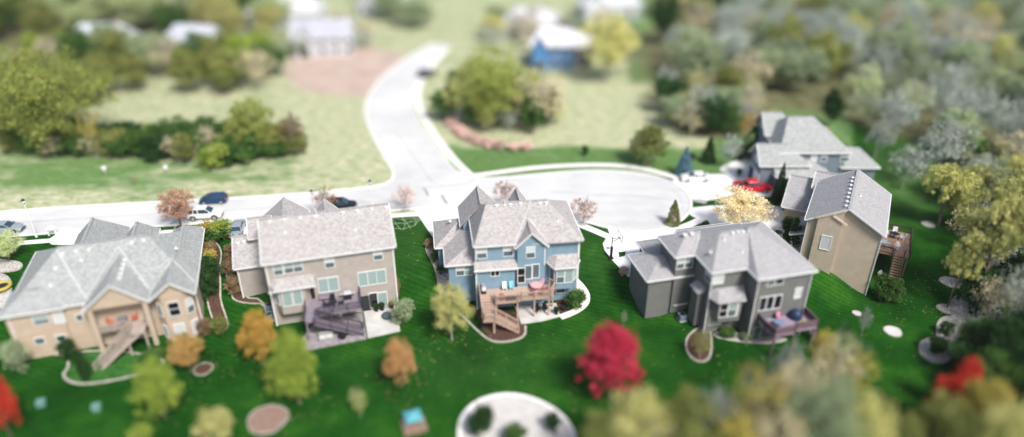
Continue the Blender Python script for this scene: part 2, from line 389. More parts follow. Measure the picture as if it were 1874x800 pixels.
# ------------------------------------------------------------ vegetation kit
def leaf_mesh(name, n_, shape, clumps, leaf, seed, crad=.13, z0=.22, shell=.45):
    rng = np.random.default_rng(seed)
    u = rng.normal(size=(clumps, 3)); u /= np.linalg.norm(u, axis=1)[:, None]
    r = rng.random(clumps) ** shell
    if shape == 'cone':
        t = rng.random(clumps) ** 1.15
        a = rng.random(clumps) * 6.283; rad = .5 * (1 - t) ** .8 * (.5 + .5*rng.random(clumps)) + .012
        C = np.stack([rad*np.cos(a), rad*np.sin(a), z0 + t*(1-z0)*.98], 1); cr = crad * (.35 + .8*(1 - t))
    elif shape == 'column':
        t = rng.random(clumps); a = rng.random(clumps)*6.283; rad = .5*np.minimum(1, 2.6*(1-t)) ** .8 * np.minimum(1, .6+2*t) * (.7+.3*rng.random(clumps))
        C = np.stack([rad*np.cos(a), rad*np.sin(a), z0+t*(1-z0)*.97], 1); cr = np.full(clumps, crad)
    else:
        hz = (1 - z0) / 2; P = u * r[:, None] * np.array([.5, .5, hz])
        if shape == 'oval': P[:, :2] *= (1.05 - .55*np.clip(P[:, 2:]/hz, -1, 1))*.85
        if shape == 'vase': P[:, :2] *= (.85 + .35*np.clip(P[:, 2:]/hz, -1, 1))
        P[:, :2] *= (1 - crad*.7); P[:, 2] *= .9
        C = P + np.array([0, 0, z0 + hz]); C += rng.normal(size=C.shape)*.025; cr = crad*(.6+.8*rng.random(clumps))
    k = rng.integers(0, clumps, n_)
    q = rng.normal(size=(n_, 3)); q *= (rng.random(n_) ** .5 / np.linalg.norm(q, axis=1))[:, None]
    P = C[k] + q * cr[k][:, None] * np.array([1, 1, .75]); P[:, 2] = np.clip(P[:, 2], .03, 1.06)
    d1 = rng.normal(size=(n_, 3)); d1 /= np.linalg.norm(d1, axis=1)[:, None]
    d2 = np.cross(d1, rng.normal(size=(n_, 3))); d2 /= np.linalg.norm(d2, axis=1)[:, None]
    sz = leaf * (.6 + .8*rng.random(n_))[:, None]
    V = np.stack([P + d1*sz*.62, P + d2*sz*.4, P - d1*sz*.62, P - d2*sz*.4], 1).reshape(-1, 3)
    me = bpy.data.meshes.new(name); me.vertices.add(len(V)); me.vertices.foreach_set('co', V.ravel())
    me.loops.add(len(V)); me.loops.foreach_set('vertex_index', np.arange(len(V), dtype=np.int32))
    me.polygons.add(n_); me.polygons.foreach_set('loop_start', np.arange(0, len(V), 4, dtype=np.int32)); me.polygons.foreach_set('loop_total', np.full(n_, 4, np.int32))
    tint = np.clip(rng.random(clumps)[k]*.6 + rng.random(n_)*.55 - .08, 0, 1)
    a = me.attributes.new('tint', 'FLOAT', 'POINT'); a.data.foreach_set('value', np.repeat(tint, 4).astype(np.float32))
    me.update(); me.materials.append(white); return me
def trunk_mesh(name, seed, limbs=7, top=.62, r=.022, bare=False, twigs=0):
    rd = random.Random(seed); b = MB()
    p = [Vector((0, 0, -.02))]; 
    for i in range(1, 6): p.append(Vector((rd.uniform(-.012, .012)*i, rd.uniform(-.012, .012)*i, top*i/5)))
    b.tube(p, [r*1.25, r, r*.85, r*.7, r*.5, r*.28], 7)
    def branch(s, dirv, ln, rr, dep):
        pts = [s]; dv = dirv.copy()
        for i in range(4):
            dv = (dv + Vector((rd.uniform(-.25, .25), rd.uniform(-.25, .25), rd.uniform(0, .22)))).normalized(); pts.append(pts[-1] + dv*ln/4)
        b.tube(pts, [rr, rr*.8, rr*.62, rr*.45, rr*.22], 4 if dep else 5)
        if dep < twigs:
            for q in range(4):
                k = rd.randint(1, 4); a = rd.uniform(0, 6.28)
                branch(pts[k], (dv + Vector((math.cos(a)*.8, math.sin(a)*.8, rd.uniform(-.1, .6)))).normalized(), ln*.55, rr*.5, dep+1)
    for i in range(limbs):
        a = i*2.4 + rd.uniform(-.3, .3); t = .38 + .55*i/limbs; k = p[0].lerp(p[-1], t)
        branch(k, Vector((math.cos(a), math.sin(a), rd.uniform(.5, 1.2))).normalized(), .36*(1.15 - t*.5), r*.5*(1.2-t*.6), 0)
    return b.mesh(name, bark)
HAZE = .0001
CR = {}
for i in range(3):
    CR['round', i] = leaf_mesh('crown', 6500, 'round', 90, .034, 10+i, .12)
    CR['oval', i] = leaf_mesh('crown', 6500, 'oval', 90, .033, 20+i, .115, .16)
    CR['sparse', i] = leaf_mesh('crown', 1300, 'vase', 42, .038, 30+i, .10, .30)
    CR['wisp', i] = leaf_mesh('crown', 1500, 'round', 60, .030, 40+i, .12, .22)
    CR['cone', i] = leaf_mesh('crown', 8000, 'cone', 300, .034, 50+i, .095, .04)
    CR['shrub', i] = leaf_mesh('foliage', 2600, 'round', 38, .065, 60+i, .19, .0, .5)
    CR['fine', i] = leaf_mesh('crown', 11000, 'round', 170, .021, 75+i, .09, .20)
for i in range(3): CR['high', i] = leaf_mesh('crown', 13000, 'round', 190, .021, 120+i, .062, .40, .75)
CR['big', 0] = leaf_mesh('crown', 20000, 'round', 170, .017, 140, .10, .12, .4)
CR['column', 0] = leaf_mesh('crown', 3200, 'column', 110, .040, 90, .12, .03)
CR['dense_oval', 0] = leaf_mesh('crown', 15000, 'oval', 210, .022, 95, .085, .14)
CR['dense_oval', 1] = leaf_mesh('crown', 15000, 'oval', 190, .022, 96, .09, .14)
TK = [trunk_mesh('trunk', 5+i) for i in range(3)]
TB = [trunk_mesh('trunk', 15+i, limbs=11, top=.8, r=.016, twigs=2) for i in range(3)]
C_ = dict(rust=((.30, .15, .09), (.52, .33, .24)), bigyg=((.13, .17, .035), (.34, .36, .10)), pink=((.58, .38, .33), (.75, .58, .52)), gold=((.25, .15, .03), (.45, .30, .07)), lime=((.13, .22, .03), (.33, .38, .07)), ylime=((.15, .19, .045), (.60, .56, .23)),
    orange=((.36, .19, .07), (.56, .36, .17)), orange2=((.42, .24, .07), (.64, .44, .18)), crimson=((.42, .018, .045), (.78, .08, .15)), yg=((.30, .32, .10), (.62, .58, .26)), cream=((.72, .58, .26), (.90, .82, .62)),
    dark=((.014, .042, .011), (.034, .085, .022)), mid=((.022, .075, .015), (.10, .18, .04)), olive=((.09, .12, .03), (.28, .29, .09)), grey=((.24, .29, .25), (.42, .46, .40)),
    spruce=((.06, .14, .19), (.17, .30, .36)), tan=((.34, .30, .18), (.55, .49, .33)), yellow=((.24, .22, .04), (.56, .47, .13)), red=((.42, .03, .02), (.72, .10, .06)),
    brown=((.14, .08, .04), (.32, .24, .14)), pale=((.30, .38, .16), (.50, .54, .30)), sage=((.17, .22, .13), (.32, .38, .22)))
for k_ in C_:
    if k_ not in ('cream',): C_[k_] = tuple(tuple(min(.85, x*(1.18 if k_ in ('crimson', 'red', 'pink', 'orange', 'rust') else 1.35)) for x in q_) for q_ in C_[k_])
def tree(label, p, h, wd, kind, colr, cat='tree', group=None, name='tree', var=None, tr=None, stretch=1):
    i = random.randrange(3) if var is None else var
    key = (kind, i) if (kind, i) in CR else (kind, 0)
    o = empty(name, p, random.uniform(0, 6.28)); o.scale = (wd, wd*stretch, h)
    tag(o, label, cat, group)
    cr = bpy.data.objects.new('foliage' if kind == 'shrub' else 'crown', CR.get(key)); COL.objects.link(cr); cr.parent = o
    cr.material_slots[0].link = 'OBJECT'; cr.material_slots[0].material = foliage(*C_[colr])
    if kind not in ('shrub',):
        t = bpy.data.objects.new('trunk', (TB if kind in ('wisp', 'sparse') else TK)[i % 3]); COL.objects.link(t); t.parent = o
        if kind in ('wisp',) or colr in ('yg', 'cream'): t.material_slots[0].link = 'OBJECT'; t.material_slots[0].material = palebark
    return o
def tpx(label, px, pyb, ytop, wpx, kind, colr, **k):
    """tree whose foot is seen at (px,pyb), top at ytop, crown wpx wide"""
    p = G(px, pyb); s = scale_at(p)
    h = (pyb - ytop) / (s * .90); 
    for _ in range(4):   # refine so the projected top is at ytop
        z = p.z + h; dep_ = p.y*_c - (z-CH)*_s; yt = 400 - F*(p.y*_s + (z-CH)*_c)/dep_
        h += (yt - ytop) / (s*.9)
    return tree(label, p, h, wpx/s, kind, colr, **k)

# ------------------------------------------------------------ houses
class House:
    def __init__(s, name, px, py, ze, ang, label, cat='house', world=None):
        q = world or U(px, py, ze); s.o = q; s.a = R(ang); s.root = empty(name, (q[0], q[1], 0), s.a); tag(s.root, label, cat)
        s.walls = MB(); s.roof = MB(); s.fas = MB(); s.planes = []
    def w(s, u, v, z=0): return (s.o[0] + u*math.cos(s.a) - v*math.sin(s.a), s.o[1] + u*math.sin(s.a) + v*math.cos(s.a), z)
    def on(s, px, py, v=None, u=None):
        """ray through a pixel met with the plane v=const or u=const (local)"""
        x = (px-937)/F; k = (400-py)/F; D = Vector((x, _c + k*_s, -_s + k*_c)); ca, sa = math.cos(s.a), math.sin(s.a)
        du, dv = D.x*ca + D.y*sa, -D.x*sa + D.y*ca; ou, ov = -s.o[0]*ca - s.o[1]*sa, s.o[0]*sa - s.o[1]*ca
        t = (v-ov)/dv if v is not None else (u-ou)/du
        return (ou + du*t, ov + dv*t, CH + D.z*t)
    def block(s, u0, u1, v0, v1, zb, ze, axis='u', zr=None, pitch=.55, e0=0, e1=0, rm=None, ov=.42, wall=True, f=(1, 1, 1, 1), mi=0):
        """roofed volume. e0/e1 = how far the ridge end sits in from each end (0 = gable end). f = trim on rear,right,front,left"""
        s.roof.mi = mi
        M = (lambda a, b, z: (a, b, z)) if axis == 'u' else (lambda a, b, z: (b, a, z))
        a0, a1, b0, b1 = (u0, u1, v0, v1) if axis == 'u' else (v0, v1, u0, u1)
        bm_ = rm if rm is not None else (b0+b1)/2
        if zr is None: zr = ze + pitch*(b1-b0)/2
        A = (a0+e0, bm_, zr); B = (a1-e1, bm_, zr)
        c = [(a0, b0, ze), (a1, b0, ze), (a1, b1, ze), (a0, b1, ze)]; th = .16
        def slab(poly):
            top = [M(*p) for p in poly]; bot = [M(p[0], p[1], p[2]-th) for p in poly]; s.roof.loft(bot, top)
        slab([c[0], c[1], B, A]); slab([c[3], A, B, c[2]])
        if e0: slab([c[0], A, c[3]])
        if e1: slab([c[1], c[2], B])
        for k, (p, q) in enumerate(((c[0], c[1]), (c[2], c[3]))):
            fl = {('u', 0): 0, ('u', 1): 2, ('v', 0): 3, ('v', 1): 1}[axis, k]
            if f[fl]:
                P_, Q_ = [Vector(M(x[0], x[1] + (-.05 if k == 0 else .05), x[2]-.09)) for x in (p, q)]; s.fas.beam(P_, Q_, .1, .16)
        for e, p1, apex, p2, sg, fl in ((e0, c[0], A, c[3], -1, 3 if axis == 'u' else 0), (e1, c[1], B, c[2], 1, 1 if axis == 'u' else 2)):
            if not f[fl]: continue
            if e:
                s.fas.beam(M(p1[0]+sg*.05, p1[1], p1[2]-.085), M(p2[0]+sg*.05, p2[1], p2[2]-.085), .1, .16)
            else:
                for q in (p1, p2): s.fas.beam(M(q[0]+sg*.04, q[1], q[2]-.07), M(apex[0]+sg*.04, apex[1], apex[2]-.07), .08, .17)
        s.roof.beam(Vector(M(*A))+Vector((0, 0, .02)), Vector(M(*B))+Vector((0, 0, .02)), .32, .07)
        s.roof.mi = 0
        if wall:
            s.walls.box(u0+ov, u1-ov, v0+ov, v1-ov, zb, ze+.03)
            for e, a, sg in ((e0, a0+ov, 1), (e1, a1-ov, -1)):
                if e: continue
                sl0 = (zr-ze)/(bm_-b0); sl1 = (zr-ze)/(b1-bm_)
                poly = [(b0+ov+.01, ze-.2), (b0+ov+.01, ze+sl0*ov-.16), (bm_, zr-.18), (b1-ov-.01, ze+sl1*ov-.16), (b1-ov-.01, ze-.2)]
                s.walls.loft([M(a-sg*.004, p[0], p[1]) for p in poly], [M(a+sg*.15, p[0], p[1]) for p in poly])
        return (v0, ze, (zr-ze)/((bm_ if axis == 'u' else 1e9)-v0) if axis == 'u' else 0)
    def finish(s, wm, rm, fm=white):
        s.wm = wm
        s.wall_o = s.walls.build('wall', wm, s.root); s.roof_o = s.roof.build('roof', rm, s.root); s.fas.build('fascia', fm, s.root)
    def win(s, face, at, a, z, wd, h, pane=None, mull='h', door=False, fw=.08, ang=0, fm=None):
        """face: 'v-' wall at v=at looking rear; 'u-'/'u+' walls at u=at; a = centre along the wall"""
        pane = pane or pane_teal
        org = Vector((a, at, z)) if face == 'v-' else Vector((at, a, z))
        rz = {'v-': 0, 'u-': -math.pi/2, 'u+': math.pi/2}[face] + ang
        b = MB(); x, y = wd/2, h/2
        b.box(-x-fw, -x, -.07, .03, -y-fw, y+fw); b.box(x, x+fw, -.07, .03, -y-fw, y+fw); b.box(-x, x, -.07, .03, y, y+fw); b.box(-x, x, -.085, .03, -y-fw, -y)
        if 'h' in mull: b.box(-x, x, -.06, .02, -.035, .035)
        if 'v' in mull: b.box(-.04, .04, -.06, .02, -y, y)
        if 't' in mull:
            b.box(-x/3-.04, -x/3+.04, -.06, .02, -y, y); b.box(x/3-.04, x/3+.04, -.06, .02, -y, y)
        f_ = b.build('door' if door else 'window', fm or white, s.root); f_.location = org; f_.rotation_euler = (0, 0, rz)
        g = MB().box(-x, x, -.03, .02, -y, y).build('pane', pane, f_)
        if mull == 'h' and pane in (pane_teal, pane_white) and not door and hash((round(a*7), round(z*5))) % 3: MB().box(-x+.01, x-.01, -.045, -.03, -y+.01, -.03).build('lower_pane', pane_grey, f_)
        if door: MB().box(x-.14, x-.08, -.1, -.03, -.1, .05).build('handle', darkm, f_)
        return f_
    def winpx(s, px, py, at, wd, h, **k):
        p = s.on(px, py, v=at); return s.win('v-', at, p[0], p[2], wd, h, **k)
    def vents(s, pts, z_of):
        for (u, v) in pts:
            z = z_of(u, v); MB().box(u-.16, u+.16, v-.16, v+.16, z-.05, z+.17).box(u-.22, u+.22, v-.22, v+.22, z+.17, z+.2).build('roof_vent', white, s.root)
    def pipe(s, u, v, z, h=.5): MB().cyl((u, v), .2, z-.05, z+.06, 8).cyl((u, v), .07, z, z+h, 8).build('vent_pipe', white, s.root)
    def deck(s, name, boards, z, m, under=None):
        b = MB(); 
        for r_ in boards: b.prism(r_, z-.22, z)
        return b.build(name, m, s.root)
def railing(mb, pts, h=.95, zb=None, sp=.17, closed=False, panel=0):
    for i in range(len(pts)-1):
        p, q = Vector(pts[i]), Vector(pts[i+1]); L_ = (q-p).length; up = Vector((0, 0, 1))
        mb.beam(p+up*h, q+up*h, .12, .06); mb.beam(p+up*.12, q+up*.12, .05, .06); mb.beam(p+up*(h-.1), q+up*(h-.1), .05, .05)
        k = max(1, int(L_/sp))
        for j in range(1, k): c = p.lerp(q, j/k); mb.beam(c+up*.12, c+up*(h-.08), .04, .04)
        k = max(1, round(L_/1.9))
        for j in range(k+1): c = p.lerp(q, j/k); mb.beam(c-up*.2, c+up*(h+.08), .13, .13)
def stairs(mb, p, q, wd, n_=12):
    """p top centre, q bottom centre"""
    p, q = Vector(p), Vector(q); d_ = Vector((q.x-p.x, q.y-p.y, 0)); L_ = d_.length; d_.normalize(); s_ = Vector((-d_.y, d_.x, 0))
    for i in range(n_):
        c = p.lerp(q, (i+.5)/n_); c.z = p.z + (q.z-p.z)*(i+1)/(n_+0.0)
        a = [c + d_*x*L_/n_*.55 + s_*y*wd/2 for x, y in ((-1, -1), (1, -1), (1, 1), (-1, 1))]
        mb.loft([k-Vector((0, 0, .06)) for k in a], a)
    for sd in (-1, 1): mb.beam(p + s_*sd*wd/2 - Vector((0, 0, .18)), q + s_*sd*wd/2 - Vector((0, 0, .0)), .06, .3)
shA = shingle('shingles_warm', (.385, .365, .36), .30); shB = shingle('shingles_cool', (.33, .345, .34), .32); shC = shingle('shingles_grey', (.34, .335, .345), .22)
def stucco(name, c): return noisy(name, tuple(k*.93 for k in c), tuple(min(1, k*1.05) for k in c), 1.2, .9, 6)

# ===== house 1: tan ranch on the left
h1 = House('tan_house', 3, 579, 3.2, 17.3, 'tan stucco house at far left with covered rear porch and many roof peaks')
B = -3.6
def z1(u, v): return 3.2 + (v+.0)*3.8/7
h1.block(.1, 19.8, 0, 14, B, 3.2, 'u', zr=7.0, e0=4.9, e1=5.2)
h1.block(-.4, 6.0, -.25, 4.9, B, 3.2, 'u', zr=4.6, e0=2.5, e1=2.4, rm=2.4)
h1.block(8.2, 14.9, -1.7, 8, -.4, 3.2, 'v', zr=5.95, f=(1, 1, 0, 1), wall=False)
h1.walls.box(8.7, 14.4, 1.0, 3, B, 3.3)
h1.walls.loft([(8.55, -1.35, 2.95), (14.55, -1.35, 2.95), (14.55, -1.35, 3.25), (11.55, -1.35, 5.7), (8.55, -1.35, 3.25)], [(8.55, -1.15, 2.95), (14.55, -1.15, 2.95), (14.55, -1.15, 3.25), (11.55, -1.15, 5.7), (8.55, -1.15, 3.25)])
h1.walls.box(8.62, 14.48, -1.12, 1.1, 2.95, 3.15)
h1.block(14.95, 19.75, -1.6, 6, 2.4, 3.2, 'v', zr=5.05, f=(1, 1, 0, 0), wall=False)
bay = [(15.2, 1.2), (15.2, -.3), (16.0, -1.25), (18.3, -1.25), (19.2, -.4), (19.3, 1.2)]
h1.walls.prism(bay, B, 3.25)
h1.walls.loft([(15.25, -1.15, 3.0), (19.5, -1.15, 3.0), (19.5, -1.15, 3.25), (17.35, -1.15, 4.85), (15.25, -1.15, 3.25)], [(15.25, -.95, 3.0), (19.5, -.95, 3.0), (19.5, -.95, 3.25), (17.35, -.95, 4.85), (15.25, -.95, 3.25)])
h1.block(4.2, 10.4, 6.5, 17.3, 0, 3.2, 'v', zr=6.7, e1=3.0, f=(0, 1, 1, 1)); h1.block(10.3, 14.2, 8, 15.8, 0, 3.2, 'v', zr=5.7, e1=2.2, f=(0, 1, 1, 1)); h1.block(15.9, 19.5, 7, 14.6, 0, 3.2, 'v', zr=4.9, e1=2.2, f=(0, 1, 1, 1))
# porch columns
for u in (8.75, 14.35):
    h1.walls.box(u-.25, u+.25, -1.4, -.9, B, 3.0)
h1.finish(stucco('tan_stucco', (.50, .40, .31)), shB)
va = MB(); va.beam((4.95, 6.6, z1(0, 6.6)+.03), (8.35, .35, z1(0, .35)+.05), .09, .04); va.beam((11.5, 5.9, 6.55), (14.75, .4, 3.62), .09, .04); va.beam((11.5, 5.9, 6.55), (8.3, .4, 3.62), .09, .04)
va.beam((17.3, 3.6, 5.15), (19.7, .3, 3.45), .09, .04); va.beam((17.3, 3.6, 5.15), (16.4, 2.4, 4.6), .09, .04); va.build('valley_flashing', flash, h1.root)
h1.vents([(5.6, 6.0), (7.0, 6.1), (8.4, 6.1), (12.9, 6.2), (14.2, 6.3), (5.0, 4.4)], z1)
for k in range(5): h1.vents([(12.2, .3+k*1.0)], lambda u, v: 5.95-.65*.8)
h1.pipe(7.6, 5.0, z1(0, 5.0), 1.1); h1.pipe(4.6, 2.6, z1(0, 2.6), .4); h1.pipe(17.6, 5.5, 5.4, .4)
for q in ((75, 585, 1.5, 1.0, pane_teal, 'h'), (108, 582, 1.0, 1.25, pane_white, 'h'), (73, 624, .9, .8, pane_grey, ''), (112, 619, .9, .8, pane_grey, '')):
    h1.winpx(q[0], q[1], .15 if q[0] < 95 else .15, q[2], q[3], pane=q[4], mull=q[5])
h1.win('v-', .40, 7.0, 1.2, .6, .8, pane=pane_grey, mull='')
for uu, zz in ((17.15, 1.35), (17.15, -1.75)): h1.win('v-', -1.27, uu, zz, 1.1, 1.8, pane=pane_dark if zz > 0 else pane_white, mull='h' if zz > 0 else '')
h1.win('v-', -.85, 15.57, 1.2, .55, 1.7, pane=pane_dark, mull='', ang=-math.atan2(.95, .8)); h1.win('v-', -.85, 15.57, -1.8, .6, 1.6, pane=pane_teal, mull='', ang=-math.atan2(.95, .8))
h1.win('v-', -.83, 18.77, 1.2, .8, 1.8, pane=pane_white, mull='h', ang=math.atan2(.85, .9)); h1.win('v-', -.83, 18.77, -1.8, .8, 1.7, pane=pane_white, mull='', ang=math.atan2(.85, .9))
h1.win('v-', .98, 10.2, .95, 1.5, 2.1, pane=pane_dark, mull='v', door=True); h1.win('v-', .98, 13.0, 1.2, 1.2, 1.3, pane=pane_grey, mull='')
taupe = noisy('taupe_deck_boards', (.36, .30, .26), (.46, .39, .34), 3, .85, stretch=(1, 12, 1))
dk = MB().prism([(8.8, -1.1), (14.3, -1.1), (14.3, 1.0), (8.8, 1.0)], -.42, -.2).build('deck', taupe, h1.root)
rl = MB(); railing(rl, [(9.0, -1.25, -.2), (12.3, -1.25, -.2)]); railing(rl, [(13.6, -1.25, -.2), (14.1, -1.25, -.2)]); 
st = MB(); stairs(st, (13.0, -1.9, -.25), (8.6, -3.6, -3.3), 1.2, 16); st.prism([(12.3, -2.6), (13.8, -2.6), (13.8, -1.2), (12.3, -1.2)], -.44, -.22)
railing(rl, [(12.4, -2.55, -.2), (8.3, -4.15, -3.2)]); railing(rl, [(12.3, -1.3, -.2), (8.7, -2.9, -3.2)])
rl.build('railing', taupe, dk); st.build('stairs', taupe, dk)
for u in (11.9, 13.8): MB().box(u-.1, u+.1, -2.6, -2.4, -3.6, -.44).build('post', taupe, dk)

# ===== house 2: grey-taupe two storey
h2 = House('taupe_house', 478, 485, 5.9, 15.5, 'taupe two-storey house with long plain roof and grey deck, second from left')
h2.block(0, 15.4, 0, 10.6, -3.4, 5.9, 'u', zr=9.0, rm=5.3)
h2.block(-3.9, 1, 5.1, 13.5, -3.2, 2.8, 'u', pitch=.5, f=(1, 1, 1, 1))
h2.block(-1.9, 1, 7.6, 13.2, 0, 5.3, 'u', pitch=.5); 
h2.block(-.2, 5.6, 4.6, 13.2, 0, 5.4, 'v', zr=7.7, f=(0, 1, 1, 1)); h2.block(5.9, 9.6, 4.6, 11.2, 0, 5.8, 'v', zr=7.7, f=(0, 1, 1, 1))
bay2 = [(.7, .5), (1.45, -.75), (4.3, -.75), (4.9, .5)]
h2.walls.prism(bay2, -.9, 2.75)
h2.roof.loft([(.3, .45, 2.95), (.9, -1.1, 2.7), (5.6, -1.1, 2.7), (5.7, .45, 2.95)], [(.5, .47, 3.5), (1.3, .1, 3.3), (5.2, .1, 3.3), (5.5, .47, 3.5)])
h2.finish(stucco('taupe_stucco', (.40, .355, .325)), shA)
def z2(u, v): return 5.9 + v*3.1/5.3
for q in ((.28, .46, .30, .415, -3.3, 5.8), (14.94, 15.12, .30, .415, -3.3, 5.8), (-3.6, -3.44, 5.42, 5.515, -3, 2.7), (.30, 5.65, -1.17, -1.105, 2.6, 2.78)): MB().box(*q).build('corner_trim', white, h2.root)
h2.vents([(1.3+k*1.75+(1.5 if k > 3 else 0), 4.75) for k in range(8)], z2); h2.vents([(-3.2, 8.3), (-2.5, 8.4)], lambda u, v: 2.8+(v-5.1)*.5)
h2.pipe(2.9, 3.3, z2(0, 3.3), .45); h2.pipe(11, 2.6, z2(0, 2.6), .45); h2.pipe(6.7, 4.9, z2(0, 4.9), .8)
for px, py, wd, h_ in ((509, 493.5, .95, 1.4), (528, 490, .95, 1.4), (545, 487.5, .95, 1.4), (602.8, 480, 1.0, 1.45), (691.6, 466, 1.0, 1.4)): h2.winpx(px, py, .40, wd, h_, pane=pane_teal if py > 481 else pane_white)
h2.winpx(601, 521, .40, 2.3, 1.9, mull='v', pane=pane_teal)
for px, py in ((664.4, 511), (681, 508.4), (697.6, 506)): h2.winpx(px, py, .40, 1.05, 1.9, mull='')
h2.win('v-', -.755, 2.2, 1.25, .95, 1.9, mull=''); h2.win('v-', -.755, 3.4, 1.25, .95, 1.9, mull=''); h2.win('v-', -.14, 1.06, 1.25, .9, 1.8, mull='', ang=-math.atan2(1.25, .75))
h2.winpx(567, 533, .40, .95, 2.1, pane=pane_dark, mull='', door=True, fm=mat('brown_frame', (.12, .08, .07)))
h2.winpx(684, 549, .40, .95, 2.05, pane=pane_dark, mull='', door=True); h2.winpx(700, 548, .40, 1.1, 2.05, pane=pane_teal, mull=''); h2.winpx(669.5, 555, .40, .9, 2.0, pane=pane_dark, mull='', door=True, fm=darkm)
purp = noisy('grey_violet_deck_boards', (.20, .17, .21), (.29, .25, .30), 3, .8, stretch=(1, 10, 1)); 
dk = MB().prism([(4.2, .35), (10.6, .35), (10.6, -2.9), (5.4, -2.9), (5.0, -3.9), (3.9, -3.9), (4.2, -1)], -.42, -.2).build('deck', purp, h2.root)
rl = MB(); railing(rl, [(10.55, .3, -.2), (10.55, -2.85, -.2), (5.5, -2.85, -.2)]); railing(rl, [(4.2, .3, -.2), (3.95, -3.85, -.2)])
railing(rl, [(5.2, -3.0, -.2), (10.4, -3.1, -3.1)]); railing(rl, [(5.0, -4.3, -.3), (10.3, -4.5, -3.1)])
rl.build('railing', mat('dark_violet_rail', (.07, .06, .08)), dk)
st = MB(); stairs(st, (4.9, -3.55, -.25), (10.3, -3.8, -3.15), 1.15, 15); st.build('stairs', purp, dk)
for u, v in ((5.5, -2.8), (8.0, -2.8), (10.5, -2.8), (4.1, -3.7), (4.15, -.5)): MB().box(u-.09, u+.09, v-.09, v+.09, -3.5, -.42).build('post', purp, dk)

# ===== house 3: blue
h3 = House('blue_house', 867, 452, 5.9, 7.5, 'blue two-storey house in the middle with tan wooden deck')
h3.block(0, 13.35, 0, 10, -3.4, 5.9, 'u', zr=9.0, e0=2.0, e1=3.6)
h3.block(7.0, 13.3, -.25, 10.3, -.5, 5.88, 'u', zr=9.03, e0=2.5, e1=3.6, wall=False, f=(0, 0, 0, 0))
h3.block(4.9, 9.0, -.55, 6, -3.4, 5.6, 'v', zr=7.6, f=(1, 1, 0, 1), ov=.35)
h3.block(-4.6, 1.2, 5.5, 12.5, -3.0, 2.8, 'u', pitch=.62, e0=3.6)
h3.block(-3.5, 1.2, 1.1, 9.0, -3.3, 2.8, 'v', zr=4.9, e0=2.2, rm=.4)
h3.block(-1.2, 4.3, 6.5, 11.7, 0, 5.2, 'v', zr=8.2, f=(0, 1, 1, 1)); h3.block(5.4, 7.9, 6, 10.9, 0, 6.3, 'v', zr=8.0, f=(0, 1, 1, 1))
h3.walls.box(.25, 4.95, -.15, .5, -3.4, 2.9)
h3.roof.loft([(-.05, .42, 2.75), (-.05, -.55, 2.7), (5.25, -.55, 2.7), (5.25, .42, 2.75)], [(-.05, .42, 3.5), (-.05, -.5, 2.86), (5.25, -.5, 2.86), (5.25, .42, 3.5)])
h3.fas.beam((-.1, -.6, 2.76), (5.3, -.6, 2.76), .1, .2)
bay3 = [(9.3, .5), (9.95, -.85), (12.1, -.85), (12.8, .5)]
h3.walls.prism(bay3, -.55, 2.75)
h3.roof.loft([(8.9, .42, 2.72), (9.65, -1.25, 2.7), (12.4, -1.25, 2.7), (13.2, .42, 2.72)], [(9.3, .43, 3.75), (10.2, .25, 3.65), (12.0, .25, 3.65), (12.8, .43, 3.75)])
for p, q in (((8.9, .38), (9.65, -1.28)), ((9.65, -1.28), (12.4, -1.28)), ((12.4, -1.28), (13.2, .38))): h3.fas.beam((*p, 2.7), (*q, 2.7), .08, .16)
h3.finish(stucco('blue_siding', (.20, .305, .385)), shA)
def z3(u, v): return 5.9 + v*3.1/5
for q in ((.1, .26, -.26, -.155, -3.3, 2.7), (12.8, 12.94, .3, .415, -3.3, 5.7), (8.52, 8.66, -.3, -.205, 2.8, 5.4)): MB().box(*q).build('corner_trim', white, h3.root)
va = MB(); va.beam((5.0, .1, 6.05), (7.6, 4.9, 9.08), .09, .04); va.beam((6.95, 2.8, 7.72), (8.9, .1, 6.05), .13, .05); va.build('valley_flashing', flash, h3.root)
h3.vents([(3.3, 4.6), (5.0, 4.6), (6.3, 4.65), (8.7, 4.5), (9.5, 4.5)], z3); h3.pipe(4.3, 4.7, z3(0, 4.7), .7); h3.pipe(10.6, 2.4, z3(0, 2.4), .4); h3.pipe(-2.4, 9, 4.6, .4)
h3.winpx(881.5, 463, .40, 1.15, 1.45, pane=pane_white, mull='h'); h3.winpx(930, 459, .40, 1.15, 1.45, pane=pane_white, mull='h')
h3.winpx(971, 462, -.215, 1.0, 1.5, pane=pane_white, mull='h'); h3.winpx(906, 497, -.16, 1.0, 1.2, pane=pane_dark, mull='v')
h3.winpx(954, 504, -.215, .85, 2.1, pane=pane_dark, mull='h', door=True); h3.winpx(967.5, 498, -.215, .85, 1.9, pane=pane_grey, mull=''); h3.winpx(980, 496, -.215, .85, 1.9, pane=pane_grey, mull='')
h3.win('v-', -.86, 10.5, 1.3, .9, 1.75, pane=pane_teal, mull='h'); h3.win('v-', -.86, 11.55, 1.3, .9, 1.75, pane=pane_teal, mull='')
h3.win('v-', -.19, 9.61, 1.3, .85, 1.7, pane=pane_grey, mull='', ang=-math.atan2(1.35, .65)); h3.win('v-', -.19, 12.46, 1.3, .85, 1.7, pane=pane_teal, mull='', ang=math.atan2(1.35, .7))
h3.winpx(1026, 526, .40, 1.1, 1.6, pane=pane_white, mull='h'); h3.winpx(842, 495, 1.5, .95, 1.4, pane=pane_white, mull='h'); h3.winpx(857, 494, 1.5, .95, 1.4, pane=pane_teal, mull='h')
h3.win('u-', .40, 1.3, 4.7, .6, 1.3, pane=pane_white, mull='')
h3.win('v-', .40, 3.2, -2.0, 1.8, 2.0, pane=pane_dark, mull='v')
wood = noisy('tan_deck_boards', (.40, .28, .22), (.54, .40, .33), 3, .8, stretch=(1, 12, 1))
